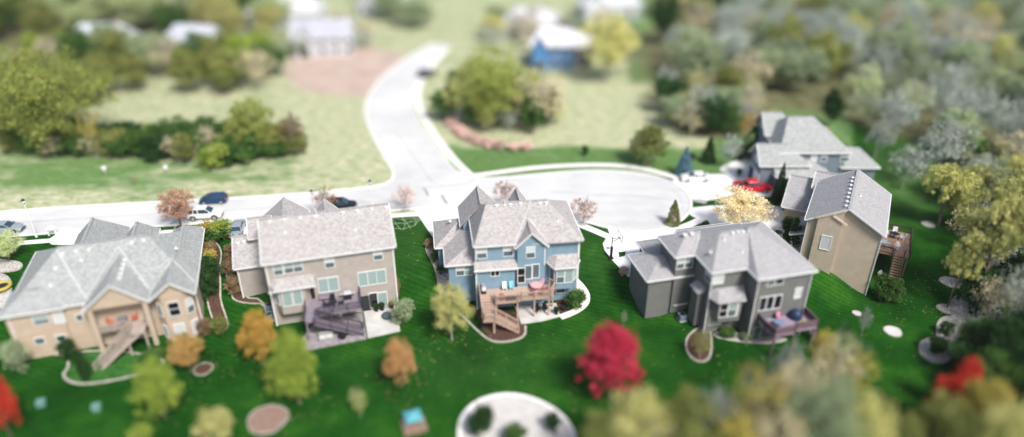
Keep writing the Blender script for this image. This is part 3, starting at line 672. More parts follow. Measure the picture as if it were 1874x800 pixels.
dk = MB().prism([(.45, -.2), (9.3, -.2), (9.9, -.9), (8.9, -2.9), (5.3, -2.9), (4.9, -3.2), (2.2, -3.2), (2.2, -2.2), (.45, -2.2)], -.42, -.2).build('deck', wood, h3.root)
rl = MB(); railing(rl, [(.45, -.25, -.2), (.45, -2.2, -.2), (.55, -4.1, -1.2)]); railing(rl, [(2.15, -2.3, -.2), (2.2, -3.2, -.2), (4.9, -3.2, -.2), (5.3, -2.9, -.2), (8.9, -2.9, -.2), (9.85, -1.0, -.2), (9.25, -.3, -.2)])
railing(rl, [(.55, -4.1, -1.2), (.65, -5.2, -1.2), (1.9, -5.25, -1.2)]); railing(rl, [(1.9, -5.25, -1.2), (4.7, -5.5, -3.15)]); railing(rl, [(2.0, -4.2, -1.2), (4.8, -4.4, -3.15)])
rl.build('railing', wood, dk)
st = MB(); stairs(st, (1.3, -2.2, -.25), (1.3, -4.0, -1.2), 1.5, 6); st.prism([(.5, -5.3), (2.0, -5.3), (2.0, -4.0), (.5, -4.0)], -1.42, -1.2); stairs(st, (2.0, -4.75, -1.25), (4.8, -4.95, -3.2), 1.05, 10)
st.build('stairs', wood, dk)
for u, v in ((2.3, -3.0), (4.9, -2.95), (7.0, -2.75), (8.8, -2.75), (9.6, -1.0), (.6, -2.0)): MB().box(u-.09, u+.09, v-.09, v+.09, -3.5, -.42).build('post', wood, dk)
MB().box(1.7, 1.9, -5.2, -5.0, -3.6, -1.42).build('post', wood, dk)

# ===== house 4: dark grey
h4 = House('dark_grey_house', 1303, 500, 5.9, 14, 'dark grey two-storey house with hipped roofs and purple-brown deck')
h4.block(0, 9, 0, 9.6, -3.5, 5.9, 'u', zr=8.25, e0=3.0, e1=3, rm=4.4)
h4.block(4.4, 11.9, -2.4, 9.4, -3.9, 5.87, 'u', zr=8.35, e0=2.2, e1=4.4, rm=4.4)
h4.block(-2.5, 3.5, 4.1, 9.2, -2.5, 5.85, 'u', zr=7.5, e0=2.5, e1=2.5)
h4.block(-5.6, .5, 4.4, 10.6, -3, 2.8, 'u', zr=4.0, e0=3.0, e1=0, f=(1, 1, 1, 1))
h4.block(-3.2, 5.0, 9.0, 13.5, 0, 2.7, 'u', pitch=.4, e0=2.2, e1=2.2); h4.block(2.5, 10.5, 8.5, 14.0, 0, 3.4, 'u', pitch=.5, e0=2.5, e1=2.5)
bay4 = [(.85, .45), (1.3, -.7), (3.9, -.95), (4.6, .45)]
h4.walls.prism(bay4, -.7, 2.3)
h4.roof.loft([(.3, .41, 2.25), (.8, -1.05, 2.22), (4.2, -1.35, 2.22), (4.75, .41, 2.25)], [(.7, .42, 3.3), (1.4, .25, 3.2), (4.0, .2, 3.2), (4.7, .42, 3.3)])
h4.walls.box(-.35, .5, 1.6, 3.2, -2.6, 2.2)                                # chimney chase
h4.roof.loft([(-.6, 1.4, 2.1), (.42, 1.4, 2.25), (.42, 3.4, 2.25), (-.6, 3.4, 2.1)], [(-.6, 1.4, 2.25), (.42, 1.4, 2.75), (.42, 3.4, 2.75), (-.6, 3.4, 2.25)])
h4.finish(stucco('dark_grey_stucco', (.165, .17, .165)), shC)
MB().box(-1.75, .2, 4.35, 4.50, -1.5, -1.3).build('foundation', concrete, h4.root)
va = MB(); va.beam((4.45, .05, 5.97), (6.55, 4.3, 8.3), .09, .04); va.beam((0.0, 4.3, 6.1), (1.6, 6.5, 7.55), .09, .04); va.build('valley_flashing', flash, h4.root)
def z4(u, v): return 5.9 + v*2.35/4.4
h4.vents([(.4, 6.2), (-.5, 6.2)], lambda u, v: 7.35); h4.vents([(4.5, 4.1), (5.2, 4.1), (5.8, 4.1)], z4); h4.pipe(3.1, 3.5, z4(0, 3.5), .6); h4.pipe(4.6, 1.8, z4(0, 1.8), .4); h4.pipe(.9, 2.4, 7.1, .35)
h4.winpx(1315, 509, .40, 1.25, 1.4, pane=pane_white, mull='')
h4.win('u-', .41, 1.2, 4.7, 1.3, 1.4, pane=pane_white, mull='h'); h4.winpx(1246, 482, 4.50, 1.0, 1.4, pane=pane_white, mull='h'); h4.winpx(1260, 480, 4.50, 1.0, 1.4, pane=pane_teal, mull='h')
h4.winpx(1412, 513, -2.0, 1.0, 1.35, pane=pane_white, mull='h'); h4.winpx(1427, 510.5, -2.0, 1.0, 1.35, pane=pane_dark, mull='h')
for px, py in ((1396, 556), (1408.5, 554), (1423, 552)): h4.winpx(px, py, -2.0, .85, 1.8, pane=pane_dark, mull='')
h4.winpx(1460, 536, -2.0, .8, 1.3, pane=pane_white, mull='')
h4.win('v-', -.73, 1.8, .95, .9, 1.8, pane=pane_dark, mull='h', ang=-.095); h4.win('v-', -.84, 2.85, .95, .9, 1.8, pane=pane_teal, mull='h', ang=-.095); h4.win('v-', -.93, 3.75-.25, .95, .01, 1.8, pane=pane_dark, mull='', ang=-.095)
h4.win('v-', -.27, 4.24, .95, .8, 1.8, pane=pane_teal, mull='', ang=math.atan2(1.4, .7))
h4.winpx(1309, 585, .40, 1.5, 1.4, pane=pane_white, mull='v'); h4.winpx(1346, 578, .40, 1.7, .9, pane=pane_dark, mull='')
h4.win('v-', -2.0, 5.9, -2.3, .9, 2.0, pane=pane_grey, mull='')
plum = noisy('plum_deck_boards', (.13, .085, .10), (.20, .14, .16), 3, .8, stretch=(1, 10, 1)); plumf = noisy('violet_deck_floor', (.26, .21, .28), (.34, .28, .36), 3, .8, stretch=(1, 10, 1))
dk = MB().prism([(5.6, -2.0), (11.6, -2.0), (11.6, -4.8), (8.8, -4.8), (8.5, -5.1), (6.0, -5.1), (5.6, -3.6)], -.42, -.2).build('deck', plumf, h4.root)
rl = MB()
pts = [(5.65, -2.1, -.2), (5.65, -3.6, -.2), (6.0, -5.05, -.2), (8.5, -5.05, -.2), (8.8, -4.75, -.2), (11.6, -4.75, -.2), (11.6, -1.0, -.2)]
railing(rl, pts); 
for i in range(len(pts)-1): rl.beam(Vector(pts[i])+Vector((0, 0, .42)), Vector(pts[i+1])+Vector((0, 0, .42)), .03, .75)
rl.build('railing', plum, dk)
for u, v in ((6.1, -4.9), (8.6, -4.9), (11.4, -4.6), (11.4, -2.4)): MB().box(u-.09, u+.09, v-.09, v+.09, -4.2, -.42).build('post', plum, dk)
st = MB(); stairs(st, (12.2, -1.2, -.25), (12.6, -5.0, -3.3), 1.0, 14); st.prism([(11.6, -1.2), (12.7, -1.2), (12.7, -.2), (11.6, -.2)], -.42, -.2); st.build('stairs', plum, dk)

# ===== house 5: tan gable on the right
h5 = House('tan_gabled_house', 1473, 402, 6.0, -27.5, 'tall tan stucco house on the right, its windowed gable wall towards the dark grey house')
h5.block(0, 9.4, 0, 12.9, -4.0, 6.0, 'v', zr=8.7, rm=4.7)
h5.block(-3.7, 2, 8.5, 19.2, -.6, 3.0, 'u', pitch=.5)
h5.block(-.5, 3.5, 11, 17, 0, 5.6, 'u', pitch=.45, f=(1, 1, 1, 1))
h5.roof.loft([(-1.5, 1.4, 2.6), (.42, 1.4, 3.3), (.42, 6.6, 3.3), (-1.5, 6.6, 2.6)], [(-1.5, 1.4, 2.76), (.42, 1.4, 3.46), (.42, 6.6, 3.46), (-1.5, 6.6, 2.76)]); h5.fas.beam((-1.55, 1.4, 2.66), (-1.55, 6.6, 2.66), .1, .2); h5.fas.beam((-1.5, 1.35, 2.66), (.42, 1.35, 3.36), .1, .2)
poly = [(1.5, -1.5), (4.35, -1.5), (4.35, 8.15), (1.5, 6.65)]
h5.walls.loft([(p[0], -.02, p[1]) for p in poly], [(p[0], .5, p[1]) for p in poly])
h5.finish(stucco('tan_gable_stucco', (.52, .43, .335)), shB if False else shC)
MB().beam((1.2, -.08, 6.62), (4.4, -.08, 8.38), .2, .2).beam((3.1, -.1, 7.35), (4.9, -.1, 6.45), .16, .2).build('gable_trim', stucco('tan_trim', (.62, .53, .42)), h5.root)
for v in (2.0, 5.8): MB().box(-1.25, -.85, v-.2, v+.2, 0, 2.6).build('porch_column', white, h5.root)
MB().box(-1.5, .4, 1.3, 6.4, -.05, .1).build('porch_floor', walkm, h5.root)
h5.win('v-', -.03, 3.0, 3.4, 1.1, 1.9, pane=pane_white, mull='')
h5.vents([(4.35, 1.0+k*1.3) for k in range(8)], lambda u, v: 8.42); h5.pipe(5.6, 5.5, 8.2, .4)
brown = noisy('brown_deck_boards', (.26, .17, .12), (.38, .26, .19), 3, .8, stretch=(10, 1, 1))
dk = MB().prism([(8.9, 7.6), (13.3, 7.6), (13.3, 14.8), (8.9, 14.8)], -.42, -.2).build('deck', brown, h5.root)
rl = MB(); railing(rl, [(11.2, 7.65, -.2), (9.1, 7.65, -.2)]); railing(rl, [(13.25, 7.6, -.2), (13.25, 14.75, -.2), (9.2, 14.75, -.2)]); railing(rl, [(11.4, 7.5, -.2), (11.2, 1.5, -3.4)]); railing(rl, [(12.6, 7.5, -.2), (12.4, 1.5, -3.4)])
rl.build('railing', mat('dark_brown_rail', (.06, .045, .04)), dk)
st = MB(); stairs(st, (12.0, 7.6, -.25), (11.8, 1.4, -3.4), 1.15, 16); st.build('stairs', brown, dk)
for u, v in ((9.3, 7.8), (13.1, 7.8), (13.1, 14.6), (9.3, 14.6)): MB().box(u-.09, u+.09, v-.09, v+.09, -4, -.42).build('post', brown, dk)
h5.win('u+', 9.0, 11, 1.1, 2.2, 2.1, pane=pane_grey, mull='v'); h5.win('u+', 9.0, 10, -2.2, 2.2, 2.0, pane=pane_dark, mull='v'); h5.win('u+', 9.0, 4, 1.3, 1.3, 1.5, pane=pane_grey, mull='h')

# ===== house 6: slate blue house at the head of the cul-de-sac
h6 = House('slate_blue_house', 0, 0, 0, 0, 'slate blue house with grey hipped roofs and two garage doors behind the red pickup', world=(44.85, 96.72))
h6.block(-3.6, 7.4, 3.9, 15.0, -2, 5.8, 'u', zr=9.6, e0=2.5, e1=4.5)
h6.block(-6.9, 1.0, 2.3, 8.0, 0, 4.3, 'u', zr=6.8, e1=3.2)
h6.block(-4.6, 4.0, 1.2, 7, -.5, 3.0, 'u', zr=4.6, e0=0.1, e1=2.6, f=(1, 1, 1, 1))
h6.block(6.5, 12.6, 4.0, 12, -3, 3.2, 'u', zr=5.0, e1=3.2); h6.block(-4.2, 1.5, 9.5, 15.6, 0, 6.4, 'u', zr=9.2, e1=2.5)
h6.finish(stucco('slate_siding', (.17, .21, .25)), shB)
for v, z_ in ((3.9, 1.25), (6.4, 1.25)):
    g = MB().box(-.07, .02, -1.03, 1.03, -1.2, 1.2).box(-.09, .02, -1.15, -1.03, -1.25, 1.2).box(-.09, .02, 1.03, 1.15, -1.25, 1.2).box(-.09, .02, -1.15, 1.15, 1.2, 1.35)
    o = g.build('garage_door', white, h6.root); o.location = (-6.49, v, z_)
    p_ = MB(); 
    for k in range(4): p_.box(-.10, -.07, -.98, .98, -1.15+k*.58, -.63+k*.58)
    p_.build('door_panel', mat('navy_door', (.03, .035, .09)) if v > 5 else white, o)
for px in (1490, 1508, 1546): h6.winpx(px, 288, 4.31, .9 if px < 1530 else 1.3, 1.3, pane=pane_white, mull='h')
h6.win('u-', -6.49, 5.1, 4.3, 1.2, 1.0, pane=pane_white, mull='v'); h6.win('u-', -3.8, 12.5, 7.2, 1.2, 1.0, pane=pane_white, mull='v')

# ===== far, blurred houses
def far_house(name, label, px, py, wd, dp, eave, zr, ang, wc, rc, win=pane_dark, hip=0, nwin=3):
    q = U(px, py, 0); h = House(name, 0, 0, 0, ang, label, world=q)
    h.block(-wd/2, wd/2, 0, dp, -.3, eave, 'u', zr=zr, e0=hip, e1=hip)
    h.block(-wd/2+.8, -wd/2+wd*.42, -1.6, dp/2, -.3, eave*.98, 'v', zr=zr*.93, f=(1, 1, 0, 1))
    h.finish(stucco('far_wall_%d' % int(wc[0]*1000+wc[2]*100), wc), shingle('far_shingles_%d' % int(rc[0]*1000), rc, .2))
    for k in range(nwin):
        for z_ in ((1.5, 4.2) if eave > 4.5 else (1.5,)): h.win('v-', .40, -wd/2 + wd*(.52 + .42*k/max(1, nwin-1)), z_, 1.1, 1.4, pane=win, mull='h')
    h.win('v-', -1.2, -wd/2+.8+(wd*.42-.8)/2, 1.2, 2.2, 2.0, pane=win, mull='')
    MB().box(wd/4-.4, wd/4+.4, dp/2-.4, dp/2+.4, eave, zr+.9).build('chimney', stucco('brick_chimney', (.3, .2, .17)), h.root)
    return h
far_house('distant_house', 'blurred dark navy house with pale roof between trees at upper left', 348, 118, 13, 10, 5.2, 8.4, -6, (.035, .05, .10), (.45, .47, .52), hip=2)
far_house('distant_house', 'blurred pale grey-blue roofed house among trees at the upper left corner', 185, 108, 15, 10, 3.2, 7.5, 10, (.45, .50, .52), (.52, .57, .60), hip=3)
far_house('distant_house', 'blurred large white house with dark windows above the bare brown lot', 590, 104, 15, 10, 4.6, 8.2, 4, (.52, .53, .57), (.42, .43, .48))
far_house('distant_house', 'blurred white low house behind the large white house', 520, 52, 20, 12, 4.0, 8, 0, (.60, .60, .62), (.54, .55, .58), hip=3)
far_house('distant_house', 'blurred bright blue house with pale roof right of the winding street', 1010, 128, 11, 10, 5.6, 8.8, -8, (.10, .25, .50), (.62, .62, .68), hip=2)
far_house('distant_house', 'blurred dark plum house right beside the bright blue house', 1058, 122, 7, 9, 4.6, 7.2, -8, (.06, .05, .08), (.60, .60, .66), nwin=2)
far_house('distant_house', 'blurred long pale grey roofed house at the top behind the blue house', 970, 66, 16, 10, 3.2, 6.6, -4, (.50, .50, .55), (.54, .54, .58), hip=4, nwin=4)
far_house('distant_house', 'blurred pale house at the top edge right of the street head', 1120, 36, 18, 12, 4.2, 8.0, 3, (.66, .68, .72), (.60, .64, .72), hip=4, nwin=4)
far_house('distant_house', 'blurred grey house at the top edge above the brown lot', 700, 30, 16, 12, 4.2, 8.0, -3, (.42, .44, .46), (.40, .42, .44), hip=3)

# ------------------------------------------------------------ yards: beds, edging, patios
def bed(label_name, pts, m, edge=True, it=2, closed=True, off=.045, ew=.2, eh=.1, em=None):
    P = smoothpoly(pxpoly(pts), True, it); o = drape(label_name, P, m, off)
    if edge: edging('edging', P, ew, eh, em or stone, True, o).name = 'edging'
    return o
def patio(H_, pts, z=-3.02):
    b = MB(); b.prism([tuple(H_.w(*p)[:2]) for p in pts], -4.2, z); o = b.build('patio', concrete); o['kind'] = 'structure'; return o
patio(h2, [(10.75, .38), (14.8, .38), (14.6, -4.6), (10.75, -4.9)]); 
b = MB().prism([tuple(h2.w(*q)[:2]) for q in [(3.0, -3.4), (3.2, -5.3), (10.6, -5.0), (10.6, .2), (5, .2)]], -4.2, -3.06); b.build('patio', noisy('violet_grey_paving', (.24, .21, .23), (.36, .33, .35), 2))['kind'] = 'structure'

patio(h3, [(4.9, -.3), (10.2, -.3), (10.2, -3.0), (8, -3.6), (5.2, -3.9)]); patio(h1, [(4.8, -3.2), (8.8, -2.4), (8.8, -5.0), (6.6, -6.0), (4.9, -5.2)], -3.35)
drape('mulch_bed', smoothpoly([h3.w(*p)[:2] for p in [(-.2, .5), (.3, -4.0), (1.3, -6.4), (3.0, -6.9), (5.4, -6.2), (5.6, -4.2), (5.0, -1)]], True, 2), mulch, .05)
edging('edging', smoothpoly([h3.w(*p)[:2] for p in [(-3.0, .6), (-1.6, -1.6), (-.1, -4.6), (1.2, -6.6), (3.0, -7.0), (5.4, -6.3), (5.7, -4.2)]], False, 2), .28, .1, stone, False).__setitem__('kind', 'structure')
P = smoothpoly([h3.w(*p)[:2] for p in [(10.2, -3.2), (12.3, -2.3), (13.9, -.9), (14.4, .8), (14.0, 2.2), (13.2, 3.6)]], False, 2)
drape('walk', ribbon(P, 1.0), walkm, .08); drape('mulch_bed', [h3.w(*p)[:2] for p in [(10.2, .3), (13.0, .3), (13.8, .6), (12.6, -1.6), (10.2, -2.6)]], mulch, .05)
bed('gravel_bed', [(793, 437), (780, 446), (779, 460), (790, 478), (798, 497), (802, 520), (806, 545), (822, 545), (824, 500), (812, 480), (800, 455)], gravel)
bed('mulch_bed', [(372, 440), (392, 440), (407, 460), (402, 490), (404, 520), (403, 550), (414, 580), (419, 600), (400, 610), (380, 560), (372, 500)], mulch, it=2)
bed('mulch_bed', [(412, 490), (428, 460), (432, 500), (446, 545), (480, 548), (490, 580), (484, 556), (452, 556), (428, 550), (424, 540)], mulch, it=1)
bed('stone_patch', [(-30, 470), (10, 477), (38, 480), (42, 490), (28, 497), (-10, 500), (-30, 495)], gravel)
bed('gravel_bed', [(-40, 500), (5, 500), (22, 515), (20, 540), (2, 570), (-40, 560)], gravel)
bed('planting_bed', [(60, 650), (120, 648), (128, 670), (112, 690), (140, 705), (190, 700), (240, 690), (300, 672), (300, 655), (200, 640)], noisy('ground_cover', (.015, .085, .012), (.05, .16, .03), 2, .9), ew=.28)
bed('planting_bed', [(1256, 618), (1275, 600), (1298, 598), (1302, 615), (1302, 650), (1290, 664), (1268, 660), (1255, 640)], mulch, ew=.24)
bed('gravel_bed', [(1300, 612), (1325, 604), (1375, 612), (1440, 618), (1440, 626), (1395, 632), (1320, 622)], gravel, it=1, edge=False)
bed('mulch_bed', [(1262, 367), (1281, 364), (1294, 368), (1293, 374), (1276, 371)], noisy('dark_rock', (.2, .2, .2), (.5, .5, .5), 3), it=0, edge=False, off=.05)
def ring(px, py, r, m=gravel, ry=None):
    c = G(px, py); P = [(c.x + r*math.cos(a)*(1+.06*math.sin(3*a)), c.y + (ry or r)*math.sin(a)) for a in [2*math.pi*k/20 for k in range(20)]]
    o = drape('tree_ring', P, m, .06); edging('edging', P, .14, .09, stone, True, o); return o
ring(1634, 607, 1.0, concrete); ring(1740, 517, 1.3); ring(1731, 566, 1.0); ring(1699, 411, .9); ring(1568, 574, .5, concrete)
ring(332, 416, .9, mulch); ring(741, 385, .7, mulch); ring(1067, 409, .7, gravel); ring(372, 676, 1.0, mulch); ring(490, 768, 2.0, noisy('brown_mulch', (.2, .13, .1), (.33, .23, .19), 3))
bed('gravel_bed', [(1740, 540), (1790, 540), (1800, 580), (1775, 610), (1740, 590)], gravel); bed('gravel_bed', [(1718, 585), (1742, 578), (1758, 595), (1748, 640), (1722, 640), (1714, 610)], gravel, ew=.3)
bed('gravel_bed', [(1686, 625), (1715, 615), (1740, 628), (1745, 655), (1716, 668), (1690, 655), (1682, 640)], gravel, ew=.3)
bed('sand_court', [(838, 790), (850, 752), (885, 728), (935, 720), (985, 732), (1030, 760), (1055, 800), (1040, 850), (850, 850)], noisy('pale_sand', (.52, .50, .48), (.60, .58, .56), 1), em=walkm, ew=.4)

# ------------------------------------------------------------ trees: named singles
tpx('rust-brown street tree in front of the white SUV on the grass verge', 332, 414, 346, 66, 'fine', 'rust', name='street_tree', var=0)
tpx('rust-brown street tree behind the peaked roof of the taupe house by the black SUV', 600, 396, 342, 54, 'wisp', 'rust', name='street_tree')
tpx('sparse pink street tree on the verge above the white web lines', 741, 384, 338, 50, 'wisp', 'pink', name='street_tree')
tpx('pinkish street tree standing behind the blue house roof', 924, 381, 328, 46, 'wisp', 'rust', name='street_tree')
tpx('rust-pink street tree on the verge right of the blue house', 1067, 409, 360, 54, 'wisp', 'rust', name='street_tree')
tpx('small conical green street tree at the edge of the cul-de-sac', 1231, 411, 366, 30, 'cone', 'olive', name='street_tree')
tpx('broad pale yellow tree on the driveway island below the red pickup', 1345, 424, 346, 96, 'fine', 'cream', name='cream_tree', var=0)
tpx('low pale yellow tree top at right of the broad pale yellow tree', 1392, 420, 366, 56, 'wisp', 'cream', name='cream_tree')
tpx('blue spruce beside the white car at the cul-de-sac', 1251, 321, 268, 34, 'cone', 'spruce', name='spruce_tree', var=1)
tpx('dark green spruce on the lawn between blue spruce and slate blue house', 1295, 297, 250, 30, 'cone', 'dark', name='spruce_tree', var=2)
tpx('rounded green and yellow tree north of the cul-de-sac', 1186, 302, 226, 80, 'dense_oval', 'olive', name='round_tree', var=0)
tpx('narrow dark arborvitae right beside the red pickup', 1423, 364, 298, 24, 'cone', 'dark', name='arborvitae', var=0)
tpx('leafless pale tree on the round stone patio by the slate blue house', 1333, 308, 240, 44, 'wisp', 'grey', name='bare_tree')
tpx('dark conifer left of the slate blue house, nearer of a pair', 1372, 292, 232, 34, 'column', 'dark', name='conifer'); tpx('dark conifer left of the slate blue house, farther of a pair', 1396, 282, 222, 40, 'column', 'dark', name='conifer')
tpx('low yellow-green hedge shrub in front of the white SUV, left half', 382, 432, 404, 34, 'shrub', 'yellow', cat='shrub', name='shrub'); tpx('low yellow-green hedge shrub in front of the white SUV, right half', 409, 433, 403, 36, 'shrub', 'lime', cat='shrub', name='shrub')
tpx('dark green base shrub under the yellow hedge beside the white SUV', 395, 436, 416, 62, 'shrub', 'mid', cat='shrub', name='shrub')
tpx('golden tree behind the left corner of the taupe house lawn', 483, 660, 567, 78, 'dense_oval', 'gold', name='golden_tree', var=1)
tpx('tall lime green tree on the back lawn below the taupe house', 548, 738, 600, 100, 'dense_oval', 'lime', name='lime_tree', var=0)
tpx('yellow-green tree on the back lawn below the tan left house', 303, 765, 655, 92, 'oval', 'lime', name='yellow_green_tree')
tpx('low orange-yellow tree beside the bay of the tan left house', 350, 680, 612, 64, 'fine', 'orange2', name='orange_tree')
tpx('coral red tree at the lower left edge of the picture', 22, 800, 668, 64, 'dense_oval', 'red', name='red_tree', var=1)
tpx('pale yellow-green tree beside the blue house deck stairs', 827, 622, 520, 80, 'fine', 'yg', name='young_tree', var=1)
tpx('small orange tree on the back lawn below the taupe house patio', 735, 706, 619, 66, 'oval', 'orange', name='small_orange_tree')
tpx('bright crimson tree alone on the central back lawn', 1115, 732, 590, 128, 'dense_oval', 'crimson', name='crimson_tree', var=0)
tpx('faint small yellow sapling on the dark lower lawn', 660, 765, 706, 34, 'wisp', 'yg', name='sapling')
tpx('thin bare sapling between two stone rings right of the dark grey house deck', 1575, 617, 560, 24, 'wisp', 'grey', name='sapling')
tpx('thin sapling above the crimson tree', 1140, 600, 568, 16, 'wisp', 'sage', name='sapling')
tpx('small olive bush with stone ring at bottom centre left', 400, 805, 745, 64, 'shrub', 'yg', cat='shrub', name='shrub')
tpx('small bright shrub at the bottom edge beside the yellow-green tree', 265, 812, 775, 46, 'shrub', 'lime', cat='shrub', name='shrub')
tpx('leafy small tree in the round bed behind the dark grey house', 1280, 655, 602, 46, 'wisp', 'olive', name='sapling')
for i, (x, y, yt, wp, c, lb) in enumerate([(820, 575, 540, 30, 'dark', 'dark shrub under the window of the blue house garage'), (790, 452, 438, 26, 'brown', 'dark reddish shrub at the upper end of the gravel bed by the blue house'), (800, 478, 460, 24, 'mid', 'dark shrub midway down the gravel bed by the blue house'),
    (808, 500, 480, 20, 'mid', 'green shrub low in the gravel bed by the blue house'), (1052, 562, 530, 40, 'mid', 'green shrub at the right corner of the blue house'), (738, 592, 548, 44, 'sage', 'grey-green bush at the corner of the taupe house patio'),
    (727, 545, 500, 16, 'brown', 'rusty grass clump along the right wall of the taupe house'), (388, 465, 440, 24, 'brown', 'brown shrub beside the roof corner of the tan left house'), (385, 478, 455, 30, 'yellow', 'yellow shrub in the bed between tan and taupe houses'),
    (388, 510, 470, 38, 'dark', 'upper dark evergreen shrub between the tan and taupe houses'), (386, 545, 500, 40, 'dark', 'lower dark evergreen shrub between the tan and taupe houses'), (404, 610, 578, 40, 'olive', 'olive shrub at the lower end of the side bed'),
    (378, 615, 580, 26, 'brown', 'dark red shrub beside the tan left house wall'), (428, 480, 445, 30, 'brown', 'upper brown flowering shrub left of the taupe house'), (430, 515, 470, 32, 'brown', 'middle brown flowering shrub left of the taupe house'), (432, 540, 500, 30, 'brown', 'lower brown flowering shrub left of the taupe house'),
    (1611, 548, 505, 40, 'mid', 'round green shrub at foot of the right house deck stairs'), (1632, 552, 512, 34, 'mid', 'second green shrub beside the right house deck stairs'), (1415, 440, 420, 24, 'mid', 'low green shrub by the right tan house entry'), (1445, 455, 400, 34, 'dark', 'dark shrub against the entry wall of the right tan house'),
    (1438, 430, 395, 26, 'dark', 'dark upright shrub beside the garage of the right tan house'), (1382, 325, 308, 14, 'mid', 'potted green shrub beside the navy garage door'), (1352, 322, 306, 10, 'dark', 'small dark shrub on the round stone patio'),
    (1070, 285, 266, 14, 'dark', 'tiny dark shrub on the green strip north of the cul-de-sac'), (1265, 296, 280, 12, 'dark', 'small dark shrub left of the dark green spruce'), (1355, 295, 282, 12, 'dark', 'small dark shrub right of the leafless pale tree'),
    (1730, 612, 590, 26, 'dark', 'dark shrub in the upper stone ringed bed'), (1713, 648, 615, 36, 'dark', 'dark round shrub in the lower stone ringed bed'), (885, 790, 735, 40, 'dark', 'dark elongated shrub on the left of the pale court'), (870, 800, 760, 30, 'dark', 'dark shrub on the left rim of the pale court'),
    (1010, 790, 755, 30, 'dark', 'dark shrub on the right of the pale court'), (940, 815, 780, 50, 'mid', 'green shrub on the bottom of the pale court'), (1140, 502, 488, 20, 'pink', 'pink pampas plant beside the drive of the dark grey house'),
    (36, 680, 622, 44, 'sage', 'mixed green shrub at the left corner of the tan house'), (130, 660, 618, 30, 'dark', 'dark upright shrub behind the porch stair of the tan house'), (340, 640, 610, 24, 'mid', 'green shrub under the bay of the tan left house'),
    (280, 660, 640, 40, 'mid', 'low green shrub by the porch post of the tan left house'), (160, 700, 640, 24, 'dark', 'dark conifer shrub in the bed beside the tan house stairs'), (1330, 618, 600, 30, 'mid', 'low green shrub against the dark grey house rear wall'), (1365, 622, 606, 24, 'sage', 'grey-green shrub near the deck post of the dark grey house')]):
    tpx(lb, x, y, yt, wp, 'shrub', c, cat='shrub', name='shrub')
tpx('bright green small tree at the left edge beside the stone patch', 18, 478, 425, 66, 'fine', 'pale', name='yard_tree', var=2)
for (x, y) in ((193, 318), (305, 316)): pass
tpx('tiny reddish sapling standing in the meadow across the street', 247, 342, 322, 9, 'wisp', 'rust', name='sapling')
# right-hand big trees
tpx('tall yellow-green tree with pale trunk above the stone bed on the right', 1775, 556, 332, 150, 'high', 'ylime', name='tall_tree', var=0)
tpx('slim yellow-green tree with thin trunk beside the tall one on the right', 1733, 563, 432, 64, 'high', 'ylime', name='tall_tree', var=1)
tpx('yellow-green tree on the upper right lawn by a stone ring', 1716, 415, 300, 100, 'high', 'ylime', name='tall_tree', var=2)
for i, (x, y, yt, wp, k, c) in enumerate([(1868, 560, 350, 130, 'high', 'ylime'), (1835, 440, 330, 110, 'high', 'ylime'), (1880, 420, 300, 120, 'fine', 'ylime'), (1780, 385, 305, 90, 'high', 'ylime'), (1850, 620, 480, 110, 'wisp', 'grey'), (1800, 600, 500, 80, 'wisp', 'tan'), (1890, 680, 540, 130, 'round', 'dark'),
    (1820, 690, 590, 110, 'round', 'dark'), (1770, 660, 590, 70, 'round', 'mid'), (1860, 760, 640, 120, 'round', 'dark'), (1850, 540, 470, 80, 'round', 'dark'), (1900, 500, 400, 90, 'round', 'mid'), (1800, 740, 650, 100, 'round', 'mid')]):
    o = tpx(['yellow-green', 'thin', 'tall'][i % 3] + ' tree in the dense mass at the right edge beside the stone beds', x, y, yt, wp, k, c, group='trees massed along the right edge')
    o['label'] = 'dense dark green tree low on the right edge' if c in ('dark', 'mid') else 'pale yellow-green or half-leafed tree in the mass at the right edge'
# foreground blurred trees, lower right
fg = [(1800, 930, 735, 130, 'fine', 'yg'), (1880, 880, 690, 120, 'wisp', 'olive'), (1730, 930, 770, 120, 'fine', 'olive'), (1360, 850, 655, 120, 'wisp', 'yellow'), (1430, 830, 665, 120, 'fine', 'tan'), (1500, 760, 610, 90, 'wisp', 'tan'), (1545, 745, 625, 80, 'wisp', 'yellow'), (1290, 860, 700, 110, 'wisp', 'grey'), (1250, 880, 730, 130, 'round', 'olive'), (1150, 880, 725, 120, 'round', 'yg'), (1190, 890, 760, 120, 'wisp', 'tan'), (1100, 890, 765, 100, 'round', 'olive'),
    (1470, 900, 700, 150, 'fine', 'sage'), (1400, 910, 760, 140, 'round', 'tan'), (1550, 890, 720, 130, 'oval', 'yg'), (1620, 880, 760, 110, 'round', 'olive'), (1330, 900, 760, 130, 'oval', 'yellow'), (1440, 720, 625, 76, 'wisp', 'grey'), (1700, 860, 730, 110, 'round', 'olive'), (1770, 840, 690, 120, 'oval', 'yellow'), (1840, 900, 730, 140, 'oval', 'yg'), (1500, 840, 690, 90, 'round', 'sage'), (1490, 700, 600, 46, 'fine', 'yellow')]
for i, (x, y, yt, wp, k, c) in enumerate(fg):
    tpx({'yellow': 'blurred golden yellow tree', 'tan': 'blurred tan half-leafed tree', 'olive': 'blurred olive tree', 'yg': 'blurred pale yellow-green tree', 'grey': 'blurred bare grey tree', 'sage': 'blurred sage green tree'}[c] + ' in the foreground thicket at lower right', x, y, yt, wp, k, c, group='foreground trees at lower right')
tpx('blurred bright red tree in the foreground thicket below the stone beds', 1742, 760, 650, 60, 'dense_oval', 'red', name='red_tree', var=0); tpx('blurred dull red tree beside the bright red one at lower right', 1716, 790, 690, 70, 'round', 'red', name='red_tree')

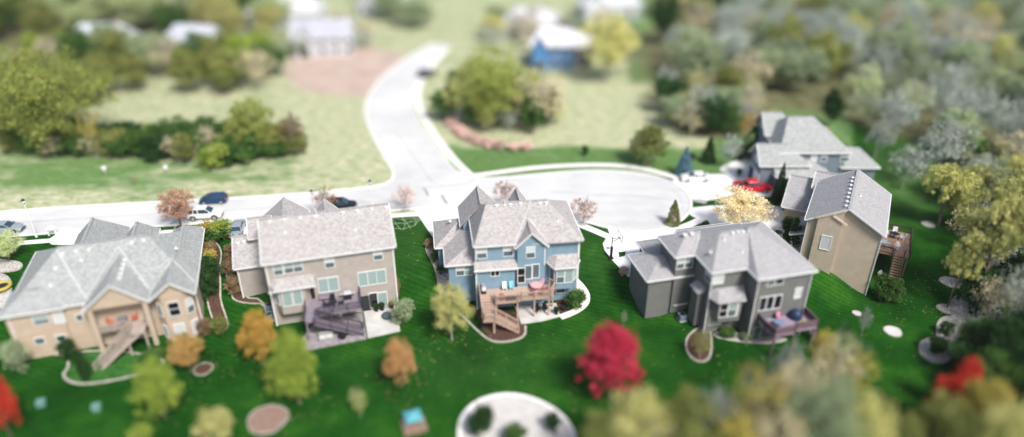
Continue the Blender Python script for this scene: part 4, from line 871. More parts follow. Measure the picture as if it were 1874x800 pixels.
# thickets and woods: individual trees, scattered inside outlines seen in the photo
def mass(name, items):
    """a far-off wood that reads as one mass: one object of crowns and trunks"""
    V, T_, MI, mats, tr_ = [], [], [], [], MB()
    for (x, y, h, w_, k, c, var) in items:
        me = CR.get((k, var)) or CR[(k, 0)]; n_ = len(me.vertices); co_ = np.empty(n_*3, np.float32); me.vertices.foreach_get('co', co_); co_ = co_.reshape(-1, 3)
        t = np.empty(n_, np.float32); me.attributes['tint'].data.foreach_get('value', t); a = random.uniform(0, 6.28)
        R_ = np.array([[math.cos(a), math.sin(a), 0], [-math.sin(a), math.cos(a), 0], [0, 0, 1]]); V.append((co_ * [w_, w_, h]) @ R_ + [x, y, 0]); T_.append(t)
        if c not in mats: mats.append(c)
        MI.append(np.full(n_//4, mats.index(c)+1, np.int32)); tr_.tube([(x, y, 0), (x+.2, y, h*.35), (x, y+.2, h*.75)], [.3, .22, .08], 5)
        for j in range(4): q = random.uniform(0, 6.28); tr_.tube([(x, y, h*.3), (x+math.cos(q)*w_*.2, y+math.sin(q)*w_*.2, h*.55), (x+math.cos(q)*w_*.33, y+math.sin(q)*w_*.33, h*.8)], [.14, .09, .03], 4)
    V = np.concatenate(V); nv = len(V); nt_ = len(tr_.v)
    me = bpy.data.meshes.new(name); me.vertices.add(nv+nt_); me.vertices.foreach_set('co', np.concatenate([V, np.array(tr_.v)]).astype(np.float32).ravel())
    li = np.concatenate([np.arange(nv)] + [np.array(f)+nv for f in tr_.f]).astype(np.int32); me.loops.add(len(li)); me.loops.foreach_set('vertex_index', li)
    tot = np.concatenate([np.full(nv//4, 4), [len(f) for f in tr_.f]]).astype(np.int32); st_ = np.concatenate([[0], np.cumsum(tot)[:-1]]).astype(np.int32)
    me.polygons.add(len(tot)); me.polygons.foreach_set('loop_start', st_); me.polygons.foreach_set('loop_total', tot)
    me.materials.append(bark)
    for c in mats: me.materials.append(foliage(*C_[c]))
    me.polygons.foreach_set('material_index', np.concatenate(MI + [np.zeros(len(tr_.f), np.int32)]).astype(np.int32))
    at = me.attributes.new('tint', 'FLOAT', 'POINT'); at.data.foreach_set('value', np.concatenate(T_ + [np.zeros(nt_, np.float32)]).astype(np.float32)); me.update()
    o = bpy.data.objects.new(name, me); COL.objects.link(o); o['kind'] = 'stuff'
def wood(outline, n_, hr, wr, kinds, labels, group, seed, mind=2.2, one=False):
    rd = random.Random(seed); P = [tuple(U(*p)) for p in outline]; xs_ = [p[0] for p in P]; ys_ = [p[1] for p in P]; pl = []; tries = 0
    while len(pl) < n_ and tries < 6000:
        tries += 1; x, y = rd.uniform(min(xs_), max(xs_)), rd.uniform(min(ys_), max(ys_))
        if inpoly(x, y, P) and all((x-a)**2+(y-b)**2 > mind**2 for a, b in pl): pl.append((x, y))
    if one:
        mass('far_wood', [(x, y, rd.uniform(*hr), rd.uniform(*wr), *rd.choice(kinds), rd.randrange(3)) for x, y in pl]); return
    for x, y in pl:
        k, c = rd.choice(kinds); hh = rd.uniform(*hr)
        tree(labels.get(c, labels['*']), (x, y, Tz(x, y)), hh, rd.uniform(*wr)*(.8 if k == 'cone' else 1), k, c, group=group, var=rd.randrange(3), name='shrub' if k == 'shrub' else 'tree')
LB = lambda s_: {'ylime': 'bright yellow-green tree ' + s_, '*': 'green tree ' + s_, 'dark': 'dark green tree ' + s_, 'mid': 'mid green tree ' + s_, 'olive': 'olive tree ' + s_, 'grey': 'bare grey-green tree ' + s_, 'tan': 'tan leafed tree ' + s_, 'yellow': 'yellow tree ' + s_, 'lime': 'lime green tree ' + s_, 'yg': 'pale yellow-green tree ' + s_, 'sage': 'sage green tree ' + s_, 'brown': 'brown leafed tree ' + s_, 'gold': 'golden tree ' + s_, 'pale': 'pale green tree ' + s_, 'pink': 'pinkish bare tree ' + s_, 'rust': 'rusty tree ' + s_}
wood([(15, 285), (120, 292), (250, 292), (350, 302), (420, 304), (545, 282), (540, 262), (400, 262), (200, 262), (20, 255)], 60, (3.2, 5.6), (4.0, 6.0), [('shrub', 'mid'), ('shrub', 'dark'), ('shrub', 'mid'), ('shrub', 'mid'), ('round', 'mid'), ('wisp', 'tan'), ('round', 'olive'), ('shrub', 'olive')], LB('in the thicket across the street on the left'), 'thicket left of the winding street', 3, 1.9)
tpx('big rounded yellow-green tree rising at the left end of the thicket', 118, 272, 92, 215, 'big', 'bigyg', name='big_tree', var=0); tpx('second rounded green tree behind the left thicket', 60, 250, 130, 130, 'big', 'bigyg', name='big_tree')
tpx('small yellow-gold tree inside the left thicket', 178, 285, 196, 40, 'wisp', 'yellow'); tpx('yellow-tan tree at the right part of the left thicket', 470, 285, 176, 90, 'fine', 'bigyg', var=1); tpx('brownish bare tree at the right end of the left thicket', 540, 282, 200, 54, 'wisp', 'brown'); tpx('bright green bush at the front of the left thicket', 395, 306, 262, 60, 'shrub', 'lime', cat='shrub', name='shrub')
wood([(-40, 215), (140, 205), (260, 175), (470, 172), (500, 150), (500, 118), (250, 110), (60, 120), (-60, 140)], 36, (7, 11), (7, 10), [('round', 'mid'), ('oval', 'olive'), ('round', 'olive'), ('oval', 'lime'), ('wisp', 'tan'), ('round', 'sage')], LB('in the blurred trees at the upper left'), 'blurred trees at upper left', 4, 4.8)
wood([(-60, 100), (300, 75), (500, 80), (520, 40), (200, 20), (-150, 30)], 30, (9, 13), (9, 13), [('round', 'olive'), ('oval', 'yg'), ('round', 'mid'), ('round', 'pale')], LB('in the farthest blurred trees at the upper left'), 'farthest trees at upper left', 5, 7.5, True)
wood([(812, 225), (870, 245), (1000, 248), (1020, 225), (960, 190), (870, 175), (815, 190)], 20, (4, 8), (4.5, 6.5), [('shrub', 'dark'), ('round', 'olive'), ('wisp', 'tan'), ('wisp', 'grey'), ('round', 'mid'), ('wisp', 'yg'), ('shrub', 'mid')], LB('in the thicket right of the winding street'), 'thicket right of the winding street', 6, 3)
tpx('tall pale olive tree at the top of the thicket right of the street', 905, 230, 85, 160, 'big', 'bigyg', name='big_tree', var=1); tpx('pale tan tree at the right side of the middle thicket', 985, 235, 122, 120, 'wisp', 'tan', name='big_tree'); tpx('pale yellow tree left in the middle thicket', 850, 225, 120, 90, 'wisp', 'yg', name='big_tree')
tpx('pale yellow-tan tree beside the blurred plum house', 1110, 150, 22, 110, 'fine', 'yg', name='big_tree', var=2); tpx('dark green tree cluster at the top right of the pale tree', 1215, 82, -20, 60, 'round', 'dark', name='big_tree'); tpx('blurred grey-green tree at the top edge above the brown lot', 760, 48, -6, 90, 'round', 'sage', name='big_tree')
tpx('blurred sage tree at the top edge just left of the street head', 715, 36, -20, 60, 'round', 'sage', name='big_tree')
# reddish ornamental grasses along the middle thicket
for i, (x, y) in enumerate([(828, 232), (838, 243), (850, 252), (864, 259), (880, 265), (897, 270), (914, 272), (940, 275), (962, 274)]):
    tpx('low reddish grass clump in the line along the thicket right of the street', x, y, y-15, 26, 'shrub', 'pink', cat='grass clump', name='grass_clump', group='reddish grass clumps along the thicket')
wood([(1225, 250), (1340, 262), (1400, 225), (1380, 190), (1250, 165), (1215, 190)], 18, (5, 9), (5.5, 8), [('wisp', 'tan'), ('round', 'sage'), ('wisp', 'grey'), ('round', 'olive'), ('wisp', 'yg'), ('round', 'dark')], LB('between the cul-de-sac and the slate blue house'), 'trees left of the slate blue house', 8, 4)
tpx('orange tree left behind the slate blue house', 1368, 262, 195, 40, 'wisp', 'gold'); tpx('golden tree right behind the slate blue house roof', 1408, 240, 196, 40, 'wisp', 'yellow'); tpx('dark evergreen behind the slate blue house', 1515, 232, 160, 50, 'oval', 'dark'); tpx('low dark evergreen hedge tree left of the slate blue house', 1330, 240, 195, 60, 'shrub', 'mid', cat='shrub', name='shrub')
wood([(1600, 262), (1700, 275), (1830, 290), (1930, 300), (1990, 200), (1880, 150), (1700, 140), (1560, 175), (1545, 215)], 40, (7, 11), (7, 10), [('wisp', 'grey'), ('wisp', 'grey'), ('wisp', 'sage'), ('wisp', 'grey'), ('round', 'sage'), ('wisp', 'pale')], LB('in the pale bare wood at the right behind the houses'), 'pale bare wood on the right', 9, 4.5)
wood([(1690, 295), (1760, 280), (1880, 300), (1930, 330), (1790, 320)], 10, (2.5, 4), (4, 6), [('shrub', 'dark'), ('shrub', 'olive'), ('shrub', 'mid')], LB('of the dark undergrowth at the foot of the pale wood'), 'undergrowth at the foot of the pale wood', 10, 3)
tpx('faint bare tree on the lawn right of the slate blue house', 1650, 345, 262, 70, 'wisp', 'grey', name='bare_tree'); tpx('bare tree with dark trunk at the edge of the pale wood', 1710, 330, 210, 110, 'wisp', 'grey', name='bare_tree'); tpx('thin bare tree behind the right gable of the slate blue house', 1600, 290, 215, 60, 'wisp', 'grey', name='bare_tree')
wood([(1260, 170), (1400, 185), (1600, 165), (1900, 145), (2050, 120), (2000, 60), (1700, 50), (1400, 60), (1240, 80)], 78, (9, 13), (8, 12), [('round', 'sage'), ('wisp', 'grey'), ('round', 'olive'), ('wisp', 'tan'), ('round', 'grey'), ('oval', 'yg'), ('round', 'sage'), ('wisp', 'grey')], LB('in the far blurred wood at the upper right'), 'far wood at upper right', 11, 6.0)
wood([(1230, 55), (1500, 50), (2050, 50), (2200, -10), (1700, -50), (1200, -40)], 46, (11, 15), (12, 16), [('round', 'grey'), ('round', 'sage'), ('round', 'olive'), ('round', 'grey'), ('oval', 'tan')], LB('in the farthest wood along the top right edge'), 'farthest wood at the top right', 12, 10, True)
wood([(1775, 470), (1790, 590), (1770, 700), (1830, 760), (1960, 760), (1960, 420), (1850, 430)], 34, (2.5, 6), (4, 6.5), [('shrub', 'dark'), ('shrub', 'mid'), ('round', 'dark'), ('wisp', 'grey'), ('wisp', 'tan'), ('shrub', 'dark')], LB('of the undergrowth below the tall trees on the right edge'), 'undergrowth on the right edge', 21, 2.6)
wood([(1730, 330), (1745, 400), (1800, 470), (1940, 480), (1960, 330), (1860, 300)], 20, (6, 10), (5.5, 8), [('wisp', 'grey'), ('wisp', 'sage'), ('wisp', 'tan'), ('high', 'ylime'), ('round', 'mid')], LB('in the feathery belt behind the tall right-hand trees'), 'feathery belt behind the tall right-hand trees', 31, 3.6)
wood([(500, 98), (545, 112), (690, 92), (680, 75), (520, 75)], 9, (4, 7), (5, 8), [('wisp', 'grey'), ('wisp', 'tan'), ('round', 'sage'), ('wisp', 'pale')], LB('around the large white house'), 'trees around the large white house', 22, 6)
wood([(900, 95), (1150, 80), (1170, 55), (900, 62)], 12, (5, 9), (6, 9), [('round', 'sage'), ('wisp', 'tan'), ('wisp', 'grey'), ('round', 'yg')], LB('around the pale houses right of the street head'), 'trees around the pale houses', 23, 7)
wood([(560, 20), (640, 10), (820, 5), (900, -40), (500, -40)], 8, (9, 12), (9, 12), [('round', 'grey'), ('round', 'pale')], LB('beyond the white houses at the top edge'), 'trees beyond the white houses', 13, 10, True)

# leaves dropped on the lawns
rng = np.random.default_rng(5); V = []; tn = []
for (x, y, r_, n_) in ((1115, 735, 5.5, 500), (735, 706, 4, 260), (483, 660, 4.5, 420), (548, 738, 5, 380), (827, 622, 4.5, 320), (350, 680, 4, 260), (1067, 409, 2.6, 90), (332, 414, 3, 160), (303, 765, 4, 200), (1730, 560, 8, 700), (760, 450, 7, 120), (900, 690, 14, 500), (1300, 690, 12, 420), (400, 330, 22, 300), (1640, 640, 12, 300)):
    c = G(x, y); 
    for k in range(n_//5):
        a_, q_ = rng.random()*6.283, r_*rng.random()**.7; X_, Y_ = c.x+q_*math.cos(a_), c.y+q_*math.sin(a_); z_ = Tz(X_, Y_)+.05; t_ = rng.random()*6.283; k_ = .05+.06*rng.random()
        for j in range(4): V.append((X_+k_*math.cos(t_+j*1.571), Y_+k_*math.sin(t_+j*1.571), z_+.02*(j % 2)))
        tn += [rng.random()]*4
me = bpy.data.meshes.new('fallen_leaves'); me.from_pydata(V, [], [(4*i, 4*i+1, 4*i+2, 4*i+3) for i in range(len(V)//4)]); a = me.attributes.new('tint', 'FLOAT', 'POINT'); a.data.foreach_set('value', tn)
me.materials.append(foliage((.22, .12, .04), (.50, .40, .18))); o = bpy.data.objects.new('fallen_leaves', me); COL.objects.link(o); o['kind'] = 'stuff'
# downspouts
for H_, pts_ in ((h3, ((13.0, .36), (.2, .36))), (h4, ((.36, .38), (11.5, -2.05), (4.75, -2.05))), (h5, ((.36, .38), (9.05, .38))), (h1, ((.45, .1), (19.45, .38)))):
    for u, v in pts_: MB().box(u-.05, u+.05, v-.09, v+.0, -3.4, 5.7 if H_ is not h1 else 3.0).build('downspout', white, H_.root)
# ------------------------------------------------------------ vehicles
def car(label, px, py, ang, paint, kind='sedan', flip=False, cat='car', name='parked_car', z=.04, L_=None, pos=None):
    p = pos or U(px, py, 0); o = empty(name, (p[0], p[1], z), R(ang)); tag(o, label, cat)
    spec = {'sedan': (4.7, 1.82, [(-2.35, .62, .72), (-2.2, .92, .84), (-1.45, .98, .9), (1.0, .95, .91), (1.9, .82, .86), (2.25, .68, .8), (2.35, .5, .7)], (-1.75, 1.15, -1.05, .25, 1.43)),
            'hatch': (4.0, 1.75, [(-2.0, .6, .76), (-1.9, .98, .84), (-1.2, 1.02, .87), (.9, .98, .87), (1.6, .84, .84), (1.9, .68, .78), (2.0, .5, .7)], (-1.9, 1.2, -1.5, .2, 1.5)),
            'suv': (4.8, 1.95, [(-2.4, .65, .84), (-2.3, 1.1, .93), (-1.4, 1.15, .97), (.9, 1.12, .97), (1.9, 1.02, .95), (2.3, .88, .9), (2.4, .6, .8)], (-2.25, 1.15, -1.85, .35, 1.78)),
            'pickup': (5.7, 2.0, [(-2.85, .6, .93), (-2.8, 1.12, .96), (-.9, 1.12, .98), (.2, 1.13, .99), (1.5, 1.12, .99), (2.5, 1.02, .97), (2.8, .85, .92), (2.85, .6, .85)], (-.95, 1.45, -.8, .75, 1.85))}[kind]
    ln, wd, stn, (ca, cb, cc, cd, hz) = spec
    b = MB(); zb = .28 if kind in ('sedan', 'hatch') else .38; rings = []
    for x, zt, hw in stn:
        zm = zb + (zt-zb)*.62; rings.append([(x, -hw*.94, zb), (x, -hw, zb+.15), (x, -hw, zm), (x, -hw*.9, zt), (x, -hw*.4, zt+.03), (x, hw*.4, zt+.03), (x, hw*.9, zt), (x, hw, zm), (x, hw, zb+.15), (x, hw*.94, zb)])
    nn = len(rings[0]); vs_ = [v for r_ in rings for v in r_]; fs = []
    for i in range(len(rings)-1):
        for k in range(nn): fs.append((i*nn+k, i*nn+(k+1) % nn, (i+1)*nn+(k+1) % nn, (i+1)*nn+k))
    fs += [tuple(range(nn)), tuple(range((len(rings)-1)*nn, len(rings)*nn))[::-1]]
    b.add(vs_, fs)
    body = b.build('body', paint, o, smooth=False, bevel=.04)
    hb, hr = stn[2][2]*.9, stn[2][2]*.70; zt0 = stn[2][1]-.04; g = MB()
    g.loft([(ca, -hb, zt0), (cb, -hb, zt0), (cb, hb, zt0), (ca, hb, zt0)], [(cc, -hr, hz-.06), (cd, -hr, hz-.06), (cd, hr, hz-.06), (cc, hr, hz-.06)]); g.build('window_glass', carglass, o)
    rf = MB(); rf.loft([(cc-.06, -hr-.03, hz-.08), (cd+.05, -hr-.03, hz-.08), (cd+.05, hr+.03, hz-.08), (cc-.06, hr+.03, hz-.08)], [(cc+.05, -hr+.06, hz+.01), (cd-.08, -hr+.06, hz), (cd-.08, hr-.06, hz), (cc+.05, hr-.06, hz+.01)])
    for s_ in (-1, 1):
        for (xa, xb) in ((ca, cc), (cb, cd), ((ca+cb)/2-.1, (cc+cd)/2-.05)) + ((((ca*3+cb)/4, (cc*3+cd)/4),) if kind == 'suv' else ()):
            rf.beam((xa, s_*(hb+.005), zt0), (xb, s_*(hr+.015), hz-.05), .09, .07)
    rf.build('roof', paint, o)
    if kind == 'pickup':
        MB().box(-2.7, -1.0, -.80, .80, 1.10, 1.165).build('bed_liner', mat('bed_liner', (.06, .03, .03)), o)
        MB().box(-2.8, -1.0, -.97, -.82, 1.1, 1.32).box(-2.8, -1.0, .82, .97, 1.1, 1.32).box(-2.82, -2.68, -.82, .82, 1.1, 1.32).build('bed_side', paint, o)
    wr = .33 if kind in ('sedan', 'hatch') else .39
    for x in (-ln*.31, ln*.31):
        for s_ in (-1, 1):
            w_ = MB(); n_ = 16; y0, y1 = (s_*(stn[2][2]-.2), s_*(stn[2][2]+.02))
            w_.loft([(x+wr*math.cos(a), y0, wr+wr*math.sin(a)) for a in [2*math.pi*k/n_ for k in range(n_)]], [(x+wr*math.cos(a), y1, wr+wr*math.sin(a)) for a in [2*math.pi*k/n_ for k in range(n_)]])
            wo = w_.build('wheel', rubber, o)
            r_ = MB(); rr_ = wr*.66
            r_.loft([(x+rr_*math.cos(a), y1-.02*s_, wr+rr_*math.sin(a)) for a in [2*math.pi*k/12 for k in range(12)]], [(x+rr_*math.cos(a), y1+.015*s_, wr+rr_*math.sin(a)) for a in [2*math.pi*k/12 for k in range(12)]]); r_.build('rim', rimm, wo)
            ar = MB(); ra = wr*1.2; ys_ = s_*(stn[2][2]-.02)
            ar.loft([(x+ra*math.cos(a), ys_-.06*s_, wr+.02+ra*math.sin(a)) for a in [math.pi*k/10 for k in range(11)]], [(x+ra*math.cos(a), ys_+.024*s_, wr+.02+ra*math.sin(a)) for a in [math.pi*k/10 for k in range(11)]]); ar.build('wheel_arch', black, o)
    e = stn[-2]; f_ = stn[1]
    for s_ in (-1, 1):
        MB().box(e[0]-.05, e[0]+.09, s_*e[2]*.72-.16, s_*e[2]*.72+.16, e[1]-.2, e[1]-.03).build('headlight', mat('headlight', (.8, .82, .85), .15), o)
        MB().box(f_[0]-.14, f_[0]+.02, s_*f_[2]*.78-.14, s_*f_[2]*.78+.14, f_[1]-.28, f_[1]-.08).build('taillight', mat('taillight', (.35, .01, .01), .3), o)
        MB().box(cb-.35, cb-.2, s_*(hb+.03), s_*(hb+.2), zt0+.02, zt0+.18).build('mirror', paint, o)
    MB().box(ln/2-.13, ln/2+.02, -.7, .7, .36, .55).build('bumper', black, o)
    return o
pt = lambda n_, c, r_=.3: mat(n_, c, r_, .1, .5)
car('dark blue hatchback parked against the far kerb beyond the white SUV', 392, 371, 180+7, pt('blue_paint', (.012, .05, .14), .2), 'hatch')
car('white SUV parked on the near side behind the rust-brown tree', 377, 399, 6.5, pt('white_paint', (.80, .80, .80)), 'suv')
car('black SUV parked behind the taupe house roof, partly hidden by a rusty tree', 624, 384, 6, pt('black_paint', (.015, .015, .018), .25), 'suv')
car('silver sedan cut by the left edge of the picture', 12, 424, 6, pt('silver_paint', (.30, .34, .36), .25), 'sedan')
car('white car parked beside the blue spruce at the cul-de-sac', 1272, 331, 180+2, pt('pearl_paint', (.82, .82, .80)), 'sedan')
car('red pickup truck parked before the slate blue garage', 1375, 350, 0, pt('red_paint', (.62, .012, .03), .25), 'pickup', cat='pickup truck', name='pickup_truck')
car('grey car on the drive of the taupe house, mostly hidden by its garage roof', 436, 424, 100, pt('grey_paint', (.3, .34, .38), .25), 'sedan')
p = U(768, 158, 0); car('dark car parked on the far bend of the winding street', 782, 140, 52, pt('dark_car_paint', (.10, .09, .12), .3), 'suv')

# ------------------------------------------------------------ street furniture
def lamp(label, px, py, h=5.2):
    p = U(px, py, 0); o = empty('street_lamp', (p[0], p[1], 0)); tag(o, label, 'street lamp', 'white street lamps along the street')
    MB().cyl((0, 0), .16, 0, .5, 10, .12).cyl((0, 0), .085, .5, h, 10, .06).build('pole', white, o)
    MB().cyl((0, 0), .12, h, h+.12, 8, .2).cyl((0, 0), .24, h+.5, h+.56, 8, .26).cyl((0, 0), .25, h+.56, h+.8, 8, .04).box(-.6, -.25, -.02, .02, h+.35, h+.39).build('lamp_head', darkm, o)
    MB().cyl((0, 0), .19, h+.12, h+.5, 8, .22).build('lamp_glass', mat('frosted_glass', (.7, .7, .68), .3), o)
lamp('white street lamp with black head left of the tan house', 67, 434); lamp('white street lamp near the street corner behind the taupe house', 683, 389, 4.6); lamp('white street lamp behind the rusty tree at the taupe house roof', 577, 396, 3.6)
p = U(97, 431, 0); o = empty('mailbox', (p[0], p[1], .0), R(8)); tag(o, 'white arched mailbox stand on two legs at the edge of the left driveway', 'mailbox')
MB().box(-.55, -.4, -.12, .12, 0, 1.1).build('leg', white, o); MB().box(.4, .55, -.12, .12, 0, 1.1).build('leg', white, o)
MB().loft([(.62*math.cos(a), -.25, 1.05+.4*math.sin(a)) for a in [math.pi*k/8 for k in range(9)]], [(.62*math.cos(a), .25, 1.05+.4*math.sin(a)) for a in [math.pi*k/8 for k in range(9)]]).build('box', white, o)
for lb, px, py in (('left white utility marker standing in the meadow below the thicket', 193, 318), ('right white utility marker standing in the meadow below the thicket', 305, 316)):
    p = U(px, py, 0); o = empty('utility_marker', (p[0], p[1], 0)); tag(o, lb, 'marker post', 'white markers in the meadow')
    MB().cyl((0, 0), .12, 0, .7, 8, .1).build('post', palebark, o); MB().cyl((0, 0), .3, .6, 1.15, 9, .38).cyl((0, 0), .38, 1.15, 1.3, 9, .15).build('cap', white, o)
# basketball hoop
p = G(1118, 473); o = empty('basketball_hoop', p, R(12)); tag(o, 'black basketball hoop with clear backboard beside the white driveway', 'basketball hoop')
MB().box(-.3, .3, -.3, .3, 0, .12).build('base', black, o); MB().box(-.13, .13, -.13, .13, .1, 1.8).cyl((0, 0), .06, 1.8, 3.3, 8).build('pole', black, o)
MB().beam((0, 0, 3.0), (1.0, 0, 3.1), .06, .06).beam((0, 0, 2.6), (1.0, 0, 2.95), .05, .05).build('arm', darkm, o)
b = MB(); 
for q in (((1.05, -.85, 2.8), (1.05, .85, 2.8)), ((1.05, -.85, 3.8), (1.05, .85, 3.8)), ((1.05, -.85, 2.8), (1.05, -.85, 3.8)), ((1.05, .85, 2.8), (1.05, .85, 3.8)), ((1.05, -.3, 3.0), (1.05, .3, 3.0)), ((1.05, -.3, 3.4), (1.05, .3, 3.4))): b.beam(*q, .06, .06)
b.build('backboard', mat('grey_frame', (.3, .3, .32)), o)
b = MB(); b.tube([(1.35+.23*math.cos(a), .23*math.sin(a), 3.05) for a in [2*math.pi*k/14 for k in range(15)]], [.02]*15, 5); b.build('rim', mat('rim_dark', (.1, .05, .04)), o)
# white web lines stretched over the lawn
b = MB(); cpt = (700, 352)
c0 = Vector((*U(706, 378, 1.0), 1.2)); dirs = []
def gl(px, py): q = G(px, py); return q + Vector((0, 0, .12))
rows = [[gl(712, 386), gl(728, 388), gl(748, 389), gl(764, 387)], [gl(714, 401), gl(738, 404), gl(760, 402), gl(776, 399)], [gl(716, 412), gl(742, 411), gl(762, 406), gl(774, 400)], [gl(718, 421), gl(738, 421), gl(758, 415), gl(768, 405)]]
for r_ in rows:
    for i in range(3):
        m_ = (r_[i]+r_[i+1])/2 + Vector((0, .25, .02)); b.beam(r_[i], m_, .03, .02); b.beam(m_, r_[i+1], .03, .02)
for i in range(4):
    for k in range(3): b.beam(rows[k][i], rows[k+1][max(0, i-0)], .03, .02)
for q in ((gl(724, 382), gl(732, 390)), (gl(736, 384), gl(744, 390)), (gl(712, 396), gl(734, 422)), (gl(738, 400), gl(752, 420))): b.beam(*q, .03, .02)
tag(b.build('web_netting', mat('pale_rope', (.60, .72, .55))), 'pale web-like netting lines spread over the lawn right of the taupe house', 'netting')
# ------------------------------------------------------------ patio and deck things
def on(H_, u, v, z, rz=0): return H_.w(u, v, z), H_.a + rz
def put(name, H_, u, v, z, label, cat, rz=0, group=None):
    p, a = on(H_, u, v, z, rz); o = empty(name, p, a); return tag(o, label, cat, group)
def chair(H_, u, v, z, rz, m, label, group=None):
    o = put('patio_chair', H_, u, v, z, label, 'chair', rz, group)
    MB().box(-.28, .28, -.28, .28, .4, .46).build('seat', m, o); MB().loft([(-.28, .24, .46), (.28, .24, .46), (.28, .3, .46), (-.28, .3, .46)], [(-.28, .36, 1.0), (.28, .36, 1.0), (.28, .42, 1.0), (-.28, .42, 1.0)]).build('backrest', m, o)
    for x in (-.25, .25):
        for y in (-.25, .25): MB().box(x-.03, x+.03, y-.03, y+.03, 0, .4).build('leg', m, o)
        MB().box(x-.035, x+.035, -.28, .28, .62, .67).box(x-.025, x+.025, -.28, -.22, .46, .62).build('armrest', m, o)
    return o
def table(H_, u, v, z, r, m, label, hh=.72, n_=16):
    o = put('patio_table', H_, u, v, z, label, 'table'); MB().cyl((0, 0), r, hh-.05, hh, n_).build('tabletop', m, o); MB().cyl((0, 0), .06, .05, hh-.05, 8).cyl((0, 0), .3, 0, .05, 10, .2).build('pedestal', m, o); return o
def grill(H_, u, v, z, rz, m, label, lidm=None):
    o = put('grill', H_, u, v, z, label, 'grill', rz)
    MB().box(-.4, .4, -.28, .28, .1, .8).build('cabinet', m, o); MB().loft([(-.42, -.3, .8), (.42, -.3, .8), (.42, .3, .8), (-.42, .3, .8)], [(-.42, -.12, 1.18), (.42, -.12, 1.18), (.42, .22, 1.15), (-.42, .22, 1.15)]).build('lid', lidm or m, o)
    MB().box(-.85, -.42, -.25, .25, .78, .84).build('side_shelf', lidm or m, o); MB().box(.42, .85, -.25, .25, .78, .84).build('side_shelf', lidm or m, o)
    for x in (-.35, .35): MB().cyl((x, -.2), .06, 0, .1, 8).build('caster', black, o)
    return o
steel = mat('grill_steel', (.6, .6, .62), .3, .6)
grill(h2, 9.1, -.5, -.2, 0, black, 'steel-lidded black grill on the grey-violet deck', steel)
table(h2, 7.3, -1.6, -.2, .5, darkm, 'small dark round table on the grey-violet deck')
for i, (u, v, rz, lb) in enumerate(((6.6, -1.7, 1.4, 'left dark chair at the small table on the grey-violet deck'), (8.2, -1.7, -1.5, 'right dark chair at the small table on the grey-violet deck'), (7.3, -.8, 0, 'dark chair behind the small table on the grey-violet deck'))): chair(h2, u, v, -.2, rz, darkm, lb)
o = put('patio_bench', h2, 6.6, -.1, -.2, 'plum wooden bench against the taupe house wall', 'bench'); MB().box(-.9, .9, -.25, .25, .35, .45).build('seat', purp, o); MB().box(-.9, .9, .2, .27, .45, .9).build('backrest', purp, o)
for x in (-.8, .8): MB().box(x-.05, x+.05, -.2, .2, 0, .35).build('leg', purp, o)
def shell_chair(H_, u, v, z, rz, label, cat='chair', m=None):
    return chair(H_, u, v, z, rz, m or mat('grey_wicker', (.3, .3, .32)), label)
o = put('outdoor_sofa', h2, 6.0, -4.0, -3.05, 'pale cushioned sofa under the stairs of the taupe house deck', 'sofa'); MB().box(-.8, .8, -.4, .4, 0, .42).build('base', mat('grey_wicker', (.3, .3, .32)), o); MB().box(-.8, .8, .25, .45, .42, .85).build('backrest', mat('grey_wicker', (.3, .3, .32)), o)
for x in (-.4, .4): MB().box(x-.37, x+.37, -.38, .22, .42, .55).build('cushion', mat('pale_cushion', (.6, .6, .56)), o, bevel=.04)
table(h2, 7.9, -4.3, -3.05, .55, black, 'black round table under the stairs of the taupe house', .5)
def pot(H_, u, v, z, r, m, fc, label, hh=.5):
    o = put('planter', H_, u, v, z, label, 'planter'); MB().cyl((0, 0), r*.75, 0, hh, 12, r).build('pot', m, o)
    f_ = bpy.data.objects.new('plant', CR['shrub', 1]); COL.objects.link(f_); f_.parent = o; f_.location = (0, 0, hh-.08); f_.scale = (r*2.6, r*2.6, r*2.4); f_.material_slots[0].link = 'OBJECT'; f_.material_slots[0].material = foliage(*C_[fc])
pot(h2, 12.3, .0, -3.0, .3, black, 'dark', 'left black planter beside the slider of the taupe house'); pot(h2, 13.0, .0, -3.0, .3, black, 'dark', 'middle black planter beside the slider of the taupe house'); pot(h2, 14.2, .0, -3.0, .28, black, 'brown', 'right black planter at the corner of the taupe house')
pot(h2, 14.3, -2.3, -3.0, .35, mat('red_pot', (.25, .05, .04)), 'dark', 'dark red planter at the edge of the white patio')
o = put('fire_pit', h2, 13.4, -1.7, -3.0, 'dark round covered fire pit on the white patio', 'fire pit'); MB().cyl((0, 0), .55, 0, .45, 14, .62).build('bowl', mat('slate_cover', (.07, .1, .12)), o); MB().cyl((0, 0), .62, .45, .62, 14, .2).build('cover', mat('slate_cover', (.07, .1, .12)), o)
def ac(H_, u, v, z, label, m=None):
    o = put('air_conditioner', H_, u, v, z, label, 'air conditioner'); m = m or mat('ac_metal', (.16, .22, .28), .5)
    b_ = MB().box(-.42, .42, -.42, .42, .08, .85)
    for k in range(9): b_.box(-.45, .45, -.45, .45, .14+k*.075, .16+k*.075)
    b_.build('cabinet', m, o); MB().cyl((0, 0), .34, .85, .89, 14).build('fan_grille', darkm, o); MB().box(-.5, .5, -.5, .5, 0, .08).build('pad', concrete, o)
ac(h2, -.5, 1.6, Tz(*h2.w(-.5, 1.6)[:2])+.02, 'blue-grey air conditioner at the left corner of the taupe house')
ac(h2, -.4, 3.0, Tz(*h2.w(-.4, 3.0)[:2])+.02, 'second air conditioner farther back at the taupe house wall')
ac(h3, -4.2, 1.9, Tz(*h3.w(-4.2, 1.9)[:2])+.05, 'dark air conditioner left of the blue house', mat('dark_ac', (.05, .055, .06)))
ac(h4, -1.0, 3.3, Tz(*h4.w(-1.0, 3.3)[:2])+.02, 'blue-grey air conditioner beside the dark grey house chimney chase')
